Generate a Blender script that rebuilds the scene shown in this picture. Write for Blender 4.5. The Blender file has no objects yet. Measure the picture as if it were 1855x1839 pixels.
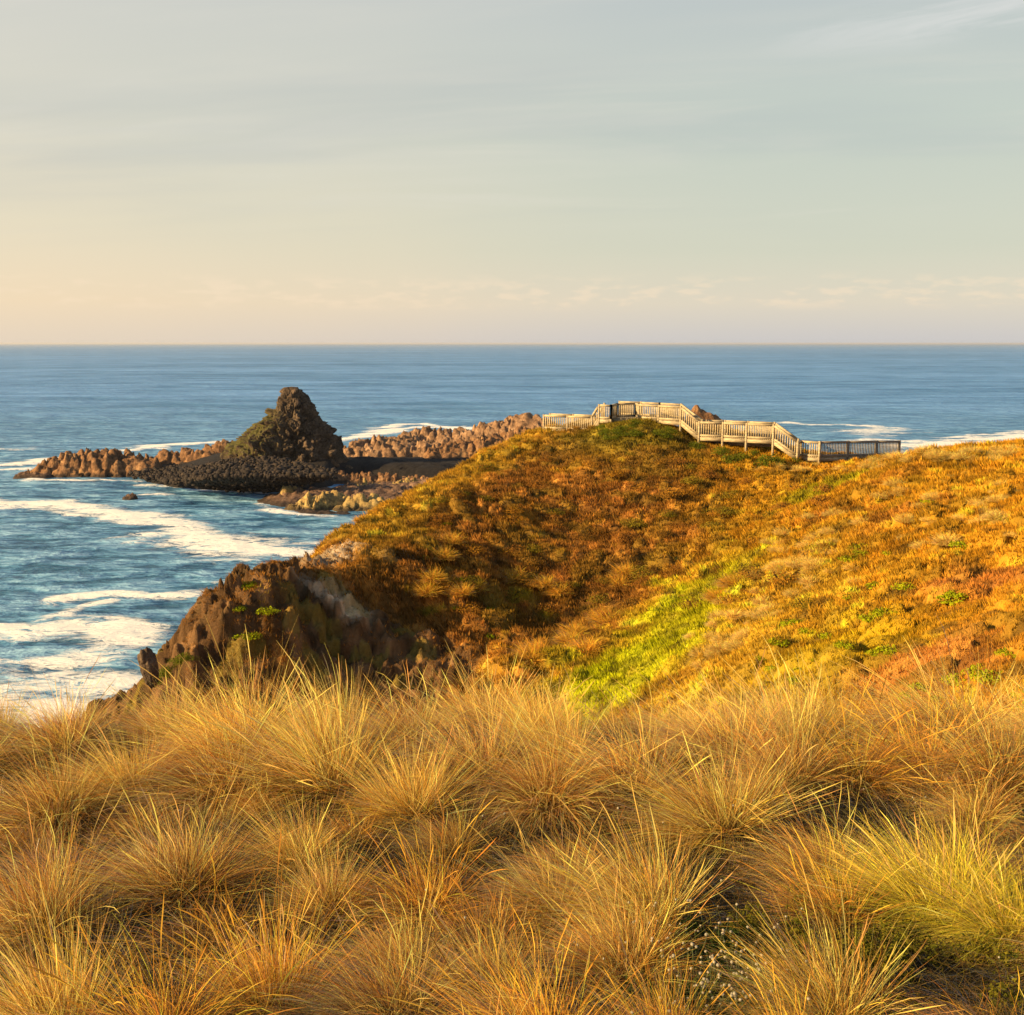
import bpy, math, random
import numpy as np
from mathutils import Vector, Matrix

# ------------------------------------------------------------------ camera, world, sun, exposure
S = bpy.context.scene
COL = S.collection
EYE = 40.0                    # the eye is 40 m above the sea
FPX = 2000.0                  # focal length in pixels of the 1855 px wide photograph
TH = math.atan((919.5 - 622.0) / FPX)
cam_d = bpy.data.cameras.new('camera')
cam = bpy.data.objects.new('camera', cam_d)
COL.objects.link(cam)
cam.location = (0, 0, EYE)
cam.rotation_euler = (math.radians(90) - TH, 0, 0)
cam_d.sensor_fit = 'HORIZONTAL'
cam_d.sensor_width = 36.0
cam_d.lens = 36.0 * FPX / 1855.0
cam_d.clip_start = 0.05
cam_d.clip_end = 90000.0
S.camera = cam

SUN_AZ = math.radians(-109)    # measured from the view direction (+Y), negative = left
SUN_EL = math.radians(20)
EXPO = 1.3
sun_dir = Vector((math.sin(SUN_AZ) * math.cos(SUN_EL), math.cos(SUN_AZ) * math.cos(SUN_EL), math.sin(SUN_EL)))
sd = bpy.data.lights.new('sun', 'SUN')
sd.energy = 5.0
sd.angle = math.radians(0.6)
sd.color = (1.0, 0.69, 0.31)
so = bpy.data.objects.new('sun', sd)
COL.objects.link(so)
so.rotation_euler = sun_dir.to_track_quat('Z', 'Y').to_euler()

def lin(r, g, b, k=1.0):
    f = lambda c: (c / 255.0 / 12.92 if c <= 10 else ((c / 255.0 + 0.055) / 1.055) ** 2.4)
    return (f(r) * k, f(g) * k, f(b) * k, 1.0)

class NT:
    """small helper round a node tree"""
    def __init__(s, tree):
        s.t = tree; tree.nodes.clear()
    def n(s, typ, **kw):
        nd = s.t.nodes.new(typ)
        for k, v in kw.items():
            if k == 'i':
                for kk, vv in v.items():
                    if isinstance(vv, bpy.types.NodeSocket): s.t.links.new(vv, nd.inputs[kk])
                    else: nd.inputs[kk].default_value = vv
            else: setattr(nd, k, v)
        return nd
    def math(s, op, a, b=0.0, c=0.0, clamp=False):
        nd = s.n('ShaderNodeMath', operation=op, use_clamp=clamp, i={0: a, 1: b})
        if op in ('MULTIPLY_ADD',):
            if isinstance(c, bpy.types.NodeSocket): s.t.links.new(c, nd.inputs[2])
            else: nd.inputs[2].default_value = c
        return nd.outputs[0]
    def vmath(s, op, a, b=(0, 0, 0)):
        return s.n('ShaderNodeVectorMath', operation=op, i={0: a, 1: b}).outputs[0]
    def mix(s, f, a, b, bt='MIX'):
        nd = s.n('ShaderNodeMix', data_type='RGBA', blend_type=bt, clamp_factor=True)
        for idx, v in ((0, f), (6, a), (7, b)):
            if isinstance(v, bpy.types.NodeSocket): s.t.links.new(v, nd.inputs[idx])
            else: nd.inputs[idx].default_value = v
        return nd.outputs[2]
    def ss(s, x, lo, hi):
        nd = s.n('ShaderNodeMapRange', interpolation_type='SMOOTHSTEP', i={0: x, 1: lo, 2: hi, 3: 0.0, 4: 1.0})
        return nd.outputs[0]
    def ramp(s, x, stops):
        nd = s.n('ShaderNodeValToRGB', i={0: x})
        e = nd.color_ramp.elements
        while len(e) > 1: e.remove(e[-1])
        e[0].position, e[0].color = stops[0]
        for p, c in stops[1:]:
            q = e.new(p); q.color = c
        return nd.outputs[0]
    def noise(s, vec, scale, detail=4, rough=0.55, dist=0.0):
        nd = s.n('ShaderNodeTexNoise', i={'Vector': vec, 'Scale': scale, 'Detail': detail, 'Roughness': rough, 'Distortion': dist})
        return nd.outputs[0]
    def link(s, a, b): s.t.links.new(a, b)

world = bpy.data.worlds.new('World')
S.world = world
world.use_nodes = True
w = NT(world.node_tree)
BG = 0.12
K = 1.0 / (2 ** EXPO) / BG                     # picture colour -> sky colour
tc = w.n('ShaderNodeTexCoord')
d = w.vmath('NORMALIZE', tc.outputs['Generated'])
sep = w.n('ShaderNodeSeparateXYZ', i={0: d})
dx, dy, dz = sep.outputs
sky = w.n('ShaderNodeTexSky', sky_type='NISHITA', sun_disc=False, sun_elevation=SUN_EL,
          sun_rotation=SUN_AZ, altitude=40.0, air_density=1.0, dust_density=2.0, ozone_density=1.0)
el = w.math('MAXIMUM', dz, 0.0)
# high thin cloud veil: warm towards the sun side, cooler away from it
warm = w.ramp(el, [(0.0, lin(234, 216, 194, K)), (0.035, lin(244, 220, 186, K)), (0.10, lin(233, 219, 190, K)),
                   (0.19, lin(220, 214, 196, K)), (0.28, lin(212, 210, 199, K)), (0.5, lin(150, 166, 180, K)), (1.0, lin(104, 128, 158, K))])
cool = w.ramp(el, [(0.0, lin(206, 203, 203, K)), (0.035, lin(222, 212, 193, K)), (0.08, lin(208, 208, 188, K)),
                   (0.17, lin(197, 204, 190, K)), (0.28, lin(190, 197, 194, K)), (0.5, lin(120, 148, 172, K)), (1.0, lin(80, 108, 146, K))])
side = w.ss(w.math('ADD', dx, w.math('MULTIPLY', w.math('SUBTRACT', w.noise(d, 3.0, 3), 0.5), 0.25)), -0.50, 0.28)
veil = w.mix(side, warm, cool)
# streaks on a cloud layer seen in perspective
hd = w.math('ADD', el, 0.06)
px_ = w.math('DIVIDE', dx, hd); py_ = w.math('DIVIDE', dy, hd)
cp = w.n('ShaderNodeCombineXYZ', i={0: w.math('MULTIPLY', px_, 0.42), 1: w.math('ADD', w.math('MULTIPLY', py_, 1.15), w.math('MULTIPLY', px_, 0.20)), 2: 3.7}).outputs[0]
st = w.ss(w.noise(cp, 1.25, 7, 0.58, 0.5), 0.46, 0.74)
st2 = w.ss(w.noise(cp, 0.5, 4, 0.5, 0.3), 0.40, 0.66)
bandm = w.math('MULTIPLY', w.ss(el, 0.06, 0.16), 1.0)
veil = w.mix(w.math('MULTIPLY', w.math('MULTIPLY', st, st2), w.math('MULTIPLY', bandm, 0.70)), veil, lin(226, 220, 204, K))
dk = w.ss(w.noise(w.vmath('ADD', cp, (11.0, 4.0, 2.0)), 0.62, 5, 0.55, 0.2), 0.46, 0.70)
veil = w.mix(w.math('MULTIPLY', dk, w.math('MULTIPLY', bandm, 0.28)), veil, lin(172, 180, 182, K))
# one brighter wisp to the upper right
wisp_n = w.noise(w.n('ShaderNodeCombineXYZ', i={0: w.math('MULTIPLY', dx, 7.0), 1: w.math('ADD', w.math('MULTIPLY', dz, 46.0), w.math('MULTIPLY', dx, -5.0)), 2: 1.3}).outputs[0], 1.3, 6, 0.62, 0.6)
wc = w.math('SUBTRACT', dz, w.math('ADD', 0.232, w.math('MULTIPLY', dx, 0.055)))
wm = w.math('SUBTRACT', 1.0, w.ss(w.math('ABSOLUTE', wc), 0.0, 0.026))
wm = w.math('MULTIPLY', wm, w.ss(dx, 0.16, 0.34))
veil = w.mix(w.math('MULTIPLY', w.math('MULTIPLY', wm, w.ss(wisp_n, 0.36, 0.66)), 0.60), veil, lin(226, 224, 218, K))
# far small cumulus just above the horizon
pv = w.n('ShaderNodeCombineXYZ', i={0: w.math('MULTIPLY', dx, 34.0), 1: w.math('MULTIPLY', dz, 120.0), 2: 0.4}).outputs[0]
pn = w.noise(pv, 1.0, 5, 0.6)
pm = w.math('MULTIPLY', w.ss(dz, 0.026, 0.036), w.math('SUBTRACT', 1.0, w.ss(dz, 0.046, 0.064)))
veil = w.mix(w.math('MULTIPLY', w.math('MULTIPLY', pm, w.ss(pn, 0.47, 0.64)), 0.45), veil, lin(250, 226, 196, K))
blend = w.mix(0.94, sky.outputs[0], veil)
bg = w.n('ShaderNodeBackground', i={'Color': blend, 'Strength': BG})
w.link(bg.outputs[0], w.n('ShaderNodeOutputWorld').inputs[0])

S.view_settings.view_transform = 'Standard'
S.view_settings.look = 'None'
S.view_settings.gamma = 1.0
S.view_settings.use_curve_mapping = False
S.view_settings.exposure = EXPO
S.render.engine = 'CYCLES'
S.cycles.max_bounces = 6
S.cycles.diffuse_bounces = 3
S.cycles.transmission_bounces = 4

# ------------------------------------------------------------------ helpers
rng = np.random.default_rng(11)
random.seed(4)

def at(u, v, Y):
    """the point at distance Y (metres north of the eye) seen at pixel u, v of the photograph"""
    a = (u - 927.5) / FPX; b = -(v - 919.5) / FPX
    ddx = a
    ddy = math.cos(TH) + b * math.sin(TH)
    ddz = -math.sin(TH) + b * math.cos(TH)
    k = Y / ddy
    return (ddx * k, Y, EYE + ddz * k)
def at_z(u, v, z):
    a = (u - 927.5) / FPX; b = -(v - 919.5) / FPX
    ddy = math.cos(TH) + b * math.sin(TH)
    ddz = -math.sin(TH) + b * math.cos(TH)
    k = (z - EYE) / ddz
    return (a * k, ddy * k, z)

def _h(ix, iy, iz, seed):
    h = (ix.astype(np.int64) * 374761393 + iy.astype(np.int64) * 668265263 + iz.astype(np.int64) * 2147483647 + seed * 974634777)
    h = (h ^ (h >> 13)) * 1274126177
    h = h & 0x7fffffff
    h = (h ^ (h >> 16)) * 2246822519 & 0x7fffffff
    return h ^ (h >> 15)
def perlin(x, y, z=None, seed=0):
    x = np.asarray(x, float); y = np.asarray(y, float)
    z = np.zeros_like(x) + 0.37 if z is None else np.asarray(z, float)
    xi = np.floor(x); yi = np.floor(y); zi = np.floor(z)
    xf, yf, zf = x - xi, y - yi, z - zi
    f = lambda t: t * t * t * (t * (t * 6 - 15) + 10)
    u, v, ww = f(xf), f(yf), f(zf)
    res = 0
    for a in (0, 1):
        for b in (0, 1):
            for c in (0, 1):
                h = _h(xi + a, yi + b, zi + c, seed)
                gx = (h & 1023) / 511.5 - 1; gy = ((h >> 10) & 1023) / 511.5 - 1; gz = ((h >> 20) & 1023) / 511.5 - 1
                g = gx * (xf - a) + gy * (yf - b) + gz * (zf - c)
                wt = (u if a else 1 - u) * (v if b else 1 - v) * (ww if c else 1 - ww)
                res = res + g * wt
    return res * 1.3
def fbm(x, y, z=None, octv=4, gain=0.5, lac=2.03, seed=0, ridged=False):
    s = 0; a = 1.0; tot = 0
    z = np.zeros_like(np.asarray(x, float)) + 0.37 if z is None else z
    for o in range(octv):
        n = perlin(x, y, z, seed + o * 17)
        if ridged: n = 1 - 2.4 * np.abs(n)
        s = s + n * a; tot += a; a *= gain
        x, y, z = x * lac + 5.1, y * lac + 1.7, z * lac + 3.3
    return s / tot
def worley(x, y, z, seed=0):
    """distance to the nearest and second nearest cell point and the id of the nearest"""
    xi = np.floor(x); yi = np.floor(y); zi = np.floor(z)
    d1 = np.full(x.shape, 9.0); d2 = np.full(x.shape, 9.0); cid = np.zeros(x.shape)
    for a in (-1, 0, 1):
        for b in (-1, 0, 1):
            for c in (-1, 0, 1):
                h = _h(xi + a, yi + b, zi + c, seed)
                qx = xi + a + (h & 1023) / 1023.; qy = yi + b + ((h >> 10) & 1023) / 1023.; qz = zi + c + ((h >> 20) & 1023) / 1023.
                dd = np.sqrt((qx - x) ** 2 + (qy - y) ** 2 + (qz - z) ** 2)
                m = dd < d1
                d2 = np.where(m, d1, np.minimum(d2, dd)); cid = np.where(m, (h % 997) / 997., cid); d1 = np.where(m, dd, d1)
    return d1, d2, cid
def facets(x, y, z, seed=0, k=1.0):
    """angular blocks: each cell of a Worley pattern is a plane tilted its own way"""
    xi = np.floor(x); yi = np.floor(y); zi = np.floor(z)
    d1 = np.full(x.shape, 9.0); out = np.zeros(x.shape)
    for a in (-1, 0, 1):
        for b in (-1, 0, 1):
            for c in (-1, 0, 1):
                h = _h(xi + a, yi + b, zi + c, seed)
                qx = xi + a + (h & 1023) / 1023.; qy = yi + b + ((h >> 10) & 1023) / 1023.; qz = zi + c + ((h >> 20) & 1023) / 1023.
                dd = np.abs(qx - x) + np.abs(qy - y) * .8 + np.abs(qz - z) * .7
                g = ((h % 101) / 50. - 1) * (x - qx) + ((h % 97) / 48. - 1) * (y - qy) + ((h % 89) / 44. - 1) * (z - qz) + ((h % 61) / 60. - .5) * .7
                m = dd < d1
                out = np.where(m, g, out); d1 = np.where(m, dd, d1)
    return out * k
def sstep(x, a, b):
    t = np.clip((x - a) / (b - a), 0, 1)
    return t * t * (3 - 2 * t)

def link(o, parent=None):
    COL.objects.link(o)
    if parent is not None: o.parent = parent
    return o
def mesh_obj(name, verts, faces, mat, parent=None, cols=None, smooth=False, attrs=None):
    """verts (n,3); faces (m,k) array of one face size or a list of such arrays"""
    me = bpy.data.meshes.new(name)
    V = np.asarray(verts, np.float32)
    fl = faces if isinstance(faces, list) else [faces]
    fl = [np.asarray(f, np.int32) for f in fl if len(f)]
    me.vertices.add(len(V)); me.vertices.foreach_set('co', V.ravel())
    lv = np.concatenate([f.ravel() for f in fl])
    sizes = np.concatenate([np.full(len(f), f.shape[1]) for f in fl])
    me.loops.add(len(lv)); me.loops.foreach_set('vertex_index', lv)
    me.polygons.add(len(sizes))
    me.polygons.foreach_set('loop_start', np.concatenate([[0], np.cumsum(sizes)[:-1]]).astype(np.int32))
    if smooth: me.polygons.foreach_set('use_smooth', np.ones(len(sizes), bool))
    me.update(calc_edges=True)
    if cols is not None:
        a = me.color_attributes.new('col', 'FLOAT_COLOR', 'POINT')
        c = np.ones((len(V), 4), np.float32); c[:, :3] = cols
        a.data.foreach_set('color', c.ravel())
    for k, val in (attrs or {}).items():
        a = me.attributes.new(k, 'FLOAT', 'POINT'); a.data.foreach_set('value', np.asarray(val, np.float32))
    if mat: me.materials.append(mat)
    o = bpy.data.objects.new(name, me)
    return link(o, parent)
def thing(o, label, cat, group=None, kind=None):
    o['label'] = label; o['category'] = cat
    if group: o['group'] = group
    if kind: o['kind'] = kind
    return o
def structure(o):
    o['kind'] = 'structure'; return o
def empty(name, loc):
    o = bpy.data.objects.new(name, None); o.location = loc; o.empty_display_size = 0.2
    return link(o)
def grid_faces(nr, nc):
    i = np.arange(nr - 1)[:, None] * nc + np.arange(nc - 1)[None, :]
    i = i.ravel()
    return np.stack([i, i + 1, i + 1 + nc, i + nc], 1)

# ------------------------------------------------------------------ materials
def newmat(name):
    m = bpy.data.materials.new(name); m.use_nodes = True
    return m, NT(m.node_tree)
def leaf_material(name, trans=0.35, rough=0.6, var=0.25, spec=0.0):
    m, t = newmat(name)
    a = t.n('ShaderNodeAttribute', attribute_name='col')
    oi = t.n('ShaderNodeObjectInfo')
    k = t.math('MULTIPLY_ADD', oi.outputs['Random'], var, 1.0 - var * 0.5)
    c = t.vmath('MULTIPLY', a.outputs['Color'], t.n('ShaderNodeCombineXYZ', i={0: k, 1: k, 2: k}).outputs[0])
    dfs = t.n('ShaderNodeBsdfDiffuse', i={'Color': c, 'Roughness': rough})
    tr = t.n('ShaderNodeBsdfTranslucent', i={'Color': c})
    mx = t.n('ShaderNodeMixShader', i={0: trans, 1: dfs.outputs[0], 2: tr.outputs[0]})
    out = mx.outputs[0]
    if spec:
        g = t.n('ShaderNodeBsdfGlossy', i={'Color': (1, 1, 1, 1), 'Roughness': 0.42})
        fr = t.n('ShaderNodeFresnel', i={'IOR': 1.4})
        out = t.n('ShaderNodeMixShader', i={0: t.math('MULTIPLY', fr.outputs[0], spec), 1: out, 2: g.outputs[0]}).outputs[0]
    t.link(out, t.n('ShaderNodeOutputMaterial').inputs[0])
    return m
M_grass = leaf_material('dry_grass_blades', 0.48, spec=0.12)
M_leaf = leaf_material('leaves', 0.30)

def attr_earth(name, scale=1.0):
    m, t = newmat(name)
    a = t.n('ShaderNodeAttribute', attribute_name='col')
    geo = t.n('ShaderNodeNewGeometry')
    P = geo.outputs['Position']
    n1 = t.noise(P, 1.7 * scale, 6, 0.62); n2 = t.noise(P, 9.0 * scale, 5, 0.65)
    k = t.math('ADD', t.math('MULTIPLY', n1, 0.9), t.math('MULTIPLY', n2, 0.8))
    k = t.math('ADD', t.math('MULTIPLY', k, 1.0), 0.16)
    c = t.vmath('MULTIPLY', a.outputs['Color'], t.n('ShaderNodeCombineXYZ', i={0: k, 1: k, 2: k}).outputs[0])
    b = t.n('ShaderNodeBump', i={'Strength': 0.9, 'Distance': 0.12, 'Height': t.math('ADD', n2, t.math('MULTIPLY', t.noise(P, 30.0 * scale, 3), 0.4))})
    p = t.n('ShaderNodeBsdfPrincipled', i={'Base Color': c, 'Roughness': 0.95, 'Normal': b.outputs[0], 'Specular IOR Level': 0.1})
    t.link(p.outputs[0], t.n('ShaderNodeOutputMaterial').inputs[0])
    return m
M_earth = attr_earth('earth_and_litter')

def rock_material(name, c_dark, c_mid, c_light, moss=None, scale=0.5, wet=1.2, bump=0.5):
    m, t = newmat(name)
    geo = t.n('ShaderNodeNewGeometry'); P = geo.outputs['Position']
    n1 = t.noise(P, 0.35 * scale, 6, 0.6, 0.4); n2 = t.noise(P, 2.2 * scale, 6, 0.62); n3 = t.noise(P, 9 * scale, 4, 0.6)
    k = t.math('ADD', t.math('MULTIPLY', n1, 0.5), t.math('MULTIPLY', n2, 0.5))
    c = t.ramp(k, [(0.34, c_dark), (0.50, c_mid), (0.64, c_light)])
    if moss:
        mc, sx = moss
        sp = t.n('ShaderNodeSeparateXYZ', i={0: P})
        nz = t.n('ShaderNodeSeparateXYZ', i={0: geo.outputs['Normal']})
        mm = t.math('ADD', t.math('MULTIPLY', nz.outputs[2], 0.5), t.math('MULTIPLY', nz.outputs[0], -0.35))
        mm = t.math('ADD', mm, t.math('MULTIPLY', t.math('SUBTRACT', n1, 0.5), 1.7))
        hz = t.math('MULTIPLY', t.ss(sp.outputs[2], 5.0, 8.0), t.math('SUBTRACT', 1.0, t.ss(sp.outputs[2], 17.0, 24.0)))
        lf = t.math('SUBTRACT', 1.0, t.ss(sp.outputs[0], sx, sx + 12))
        c = t.mix(t.math('MULTIPLY', t.math('MULTIPLY', t.ss(mm, 0.05, 0.35), hz), lf), c, mc)
    if wet:
        sp = t.n('ShaderNodeSeparateXYZ', i={0: P})
        wz = t.math('ADD', sp.outputs[2], t.math('MULTIPLY', n2, 1.0))
        wm = t.math('SUBTRACT', 1.0, t.ss(wz, wet * 0.5, wet * 1.4))
        c = t.mix(t.math('MULTIPLY', wm, 0.8), c, (0.018, 0.014, 0.012, 1))
    b = t.n('ShaderNodeBump', i={'Strength': bump, 'Distance': 0.5, 'Height': t.math('ADD', n2, t.math('MULTIPLY', n3, 0.5))})
    p = t.n('ShaderNodeBsdfPrincipled', i={'Base Color': c, 'Roughness': 0.85, 'Normal': b.outputs[0], 'Specular IOR Level': 0.25})
    t.link(p.outputs[0], t.n('ShaderNodeOutputMaterial').inputs[0])
    return m
M_orange = rock_material('orange_granite', (0.05, 0.028, 0.014, 1), (0.19, 0.095, 0.045, 1), (0.36, 0.21, 0.10, 1), bump=1.0)
M_pink = rock_material('pinkish_granite', (0.05, 0.028, 0.016, 1), (0.22, 0.125, 0.070, 1), (0.42, 0.27, 0.165, 1), bump=1.0)
M_yellow = rock_material('lichen_yellow_rock', (0.06, 0.04, 0.02, 1), (0.27, 0.18, 0.065, 1), (0.48, 0.35, 0.13, 1), scale=0.8)
M_black = rock_material('black_basalt', (0.007, 0.005, 0.005, 1), (0.022, 0.016, 0.014, 1), (0.075, 0.052, 0.040, 1), scale=1.2, wet=0)
M_sand = rock_material('shaded_dark_pebbles', (0.006, 0.005, 0.006, 1), (0.014, 0.011, 0.011, 1), (0.030, 0.024, 0.022, 1), scale=2.5, wet=0, bump=0.8)  # dark wet stones, blackened further to paint in the stack's shadow
M_shelf = rock_material('brown_rock_shelf', (0.045, 0.028, 0.02, 1), (0.13, 0.075, 0.05, 1), (0.25, 0.155, 0.105, 1), scale=1.0)
M_pyramid = rock_material('dark_stack_basalt', (0.020, 0.014, 0.010, 1), (0.075, 0.050, 0.034, 1), (0.17, 0.115, 0.075, 1), moss=((0.075, 0.068, 0.016, 1), -76), scale=0.8, wet=0, bump=0.8)

def wood_material(name, c1, c2):
    m, t = newmat(name)
    geo = t.n('ShaderNodeNewGeometry'); P = geo.outputs['Position']
    n = t.noise(t.vmath('MULTIPLY', P, (3, 3, 14)), 1.0, 5, 0.6)
    c = t.mix(t.ss(n, 0.3, 0.7), c1, c2)
    p = t.n('ShaderNodeBsdfPrincipled', i={'Base Color': c, 'Roughness': 0.8})
    t.link(p.outputs[0], t.n('ShaderNodeOutputMaterial').inputs[0])
    return m
M_wood = wood_material('weathered_timber', (0.22, 0.175, 0.11, 1), (0.46, 0.37, 0.235, 1))
M_wood_shaded = wood_material('shaded_timber', (0.15, 0.125, 0.10, 1), (0.27, 0.23, 0.19, 1))  # darker timber copy with shade painted in, for rails facing away from the sun

# ------------------------------------------------------------------ terrain
E = EYE
ctrl = []
for xx in (-9, -4, 0, 4, 9, 15):
    for (yy, zz) in ((-3, -1.5), (0, -2.0), (2.5, -2.42), (5, -2.9), (8, -3.32), (9.5, -3.46)):
        ctrl.append((xx, yy, E + zz + (0.10 * math.sin(xx * 0.7 + yy))))
ctrl += [(-8, 13, E - 7.2), (-3, 13, E - 6.8), (2, 13, E - 6.4), (5, 13, E - 5.6), (9, 13, E - 5.0),
         (-4, 18, E - 11), (1, 18, E - 10), (6, 18, E - 7.4), (0, 25, E - 14), (-5, 25, E - 16), (0, 35, E - 16.5), (5, 27, E - 10)]
for p in [(1855,800,58),(1680,808,60),(1620,822,64),(1560,836,68),(1450,849,73),(1380,840,77),(1300,818,79),(1240,794,81),(1200,776,82),(1150,762,83),
          (1100,770,84),(1030,781,86),(985,781,86.5),(940,790,85),(890,799,83),(820,829,78),(760,864,73),(700,896,68),(650,935,63),(610,969,59),(570,1002,55),
          (540,1027,52),(500,1036,50),(440,1030,48),
          (1150,850,75),(1000,850,76),(850,900,68),(1000,950,67),(1150,950,68),(850,1000,60),(700,1000,56),(700,1100,52.5),(850,1100,54),(1000,1050,60),
          (1000,1130,55),(600,1060,51),(600,1150,49),(460,1100,47),(460,1200,45.5),(700,1190,49),(850,1200,48.5),
          (1450,900,68),(1300,980,62),(1200,1060,57),(1080,1150,52),(1000,1220,47),
          (1450,1000,50),(1600,900,55),(1700,900,50),(1855,900,44),(1400,1100,42),(1550,1050,40),(1700,1050,34),(1855,1050,30),
          (1300,1200,36),(1500,1200,28),(1700,1200,22),(1855,1200,19),(1855,1300,14)]:
    ctrl.append(at(*p))
ctrl += [(5, 95, E - 6.6), (15, 95, E - 7.2), (25, 85, E - 7.8), (30, 80, E - 7.6), (40, 80, E - 8), (40, 60, E - 3.8), (50, 100, E - 13), (25, 100, E - 9.5), (32, 95, E - 10), (26, 78, E - 7.4),
         (30, 40, E - 3.5), (30, 20, E - 2.5), (60, 60, E - 3), (45, 30, E - 2), (60, 20, E - 1), (60, 90, E - 9)]
ctrl = np.array(ctrl)
_c = ctrl[:, :2] / 50.0
def _U(r2): return np.where(r2 > 1e-12, 0.5 * r2 * np.log(np.maximum(r2, 1e-12)), 0)
n_ = len(_c)
_K = _U(((_c[:, None] - _c[None]) ** 2).sum(-1)) + np.eye(n_) * 2e-5
_P = np.hstack([np.ones((n_, 1)), _c])
_A = np.zeros((n_ + 3, n_ + 3)); _A[:n_, :n_] = _K; _A[:n_, n_:] = _P; _A[n_:, :n_] = _P.T
_sol = np.linalg.solve(_A, np.concatenate([ctrl[:, 2], np.zeros(3)]))
def tps(x, y):
    sh = np.shape(x); x = np.ravel(x) / 50.; y = np.ravel(y) / 50.
    out = _sol[n_] + _sol[n_ + 1] * x + _sol[n_ + 2] * y
    for i in range(n_):
        out = out + _sol[i] * _U((x - _c[i, 0]) ** 2 + (y - _c[i, 1]) ** 2)
    return out.reshape(sh)
EDGE = np.array([(-60, 2), (-30, 5), (-12, 9.5), (-7, 12), (-4, 18), (-4.5, 28), (-7, 36), (-10.2, 42), (-11.9, 47.5), (-10.6, 53), (-9.0, 64), (-4.6, 77), (1.5, 89),
                 (9, 99), (25, 108), (50, 116), (120, 125)], float)
def edge_dist(x, y):
    """signed distance to the cliff edge, positive on the sea side"""
    best = np.full(np.shape(x), 1e9); sgn = np.zeros(np.shape(x))
    for i in range(len(EDGE) - 1):
        a, b = EDGE[i], EDGE[i + 1]; ab = b - a
        t = np.clip(((x - a[0]) * ab[0] + (y - a[1]) * ab[1]) / (ab @ ab), 0, 1)
        qx = a[0] + t * ab[0]; qy = a[1] + t * ab[1]
        dd = np.hypot(x - qx, y - qy)
        cr = ab[0] * (y - a[1]) - ab[1] * (x - a[0])
        m = dd < best - 1e-9
        best = np.where(m, dd, best); sgn = np.where(m, np.sign(cr), sgn)
    return best * sgn
def rockiness(x, y):
    """0 = grassy, 1 = bare eroded cliff"""
    dd = edge_dist(x, y)
    b = sstep(dd, -3.5, 1.0) * sstep(y, 20, 34) * (1 - 0.75 * sstep(y, 54, 62))
    # eroded face below the spur
    f = np.exp(-(((x + 6.5) / 5.2) ** 2 + ((y - 48.6) / 3.6) ** 2))
    r = np.maximum(b, sstep(f + 0.22 * fbm(x * .5, y * .5, seed=5), 0.28, 0.62))
    return np.clip(r, 0, 1)
def terrain_z(x, y, fine=True):
    x = np.asarray(x, float); y = np.asarray(y, float)
    z = tps(x, y) - .34 * sstep(y, 14, 30) - .66 * sstep(x, 16, 24) * sstep(y, 44, 57)
    dd = edge_dist(x, y) + 0.9 * fbm(x * .35, y * .35, seed=31, octv=3) * sstep(y, 12, 30)
    k = 1.25 + 0.35 * fbm(x * .2, y * .2, seed=32, octv=2)
    soft = np.where(dd > -1.5, np.maximum(dd + 1.5, 0) ** 2 / 6.0, 0); soft = np.where(dd > 1.5, dd * 1.0, soft)
    z = z - k * soft * sstep(y, 6, 14) - 0.9 * soft * (1 - sstep(y, 6, 14))
    if fine:
        far = sstep(y, 11, 22)
        z = z + far * (0.55 * fbm(x * .16, y * .16, seed=1, octv=3) * sstep(y, 18, 40) + 0.30 * fbm(x * .6, y * .6, seed=2, octv=4))
        z = z + (1 - far) * (0.10 * fbm(x * .8, y * .8, seed=3, octv=3))
        c1, c2, ci = worley(x / 1.15 + .3 * fbm(x * .8, y * .8, seed=61, octv=2), y / 1.15, np.full(np.shape(x), .5), seed=62)
        g1_, g2_, _ = worley(x / .5, y / .5, np.full(np.shape(x), .5), seed=63)
        r = rockiness(x, y)
        z = z + far * (1 - .8 * r) * (0.58 * np.sqrt(np.clip(1 - c1 * 1.1, 0, 1)) * (.2 + 1.1 * ci) * sstep(c2 - c1, 0.0, .22) * sstep(fbm(x * .15, y * .15, seed=64), -.5, .2) + .10 * (1 - g1_) - .12)
        # vertical gullies and knobbly crust on the eroded face
        d1, d2, cid = worley(x * .75, y * .75, z * .42, seed=9)
        e1, e2, _ = worley(x * 2.1, y * 2.1, z * 1.2, seed=10)
        z = z + r * (0.40 * np.sqrt(np.clip(d2 - d1, 0, 1)) + 0.6 * (cid - .5) * sstep(d2 - d1, 0.0, 0.45) + 0.22 * (e2 - e1) + 1.5 * fbm(x * .33, y * .33, z * .1, seed=12, octv=5, gain=.55) + .75 * fbm(x * 1.1, y * 1.1, seed=13, octv=4, gain=.6, ridged=True) - .2)
        z = z + r * (.26 * facets(x * .55, y * .55, z * 0, 83) + .12 * facets(x * 1.6, y * 1.6, z * 0, 84))
        zq = z + .5 * fbm(x * .3, y * .3, seed=67, octv=3); fr = zq / .85 - np.floor(zq / .85)
        z = z + r * .85 * .45 * (sstep(fr, .55, 1.0) - fr)
    return np.maximum(z, -3.0)

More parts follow.
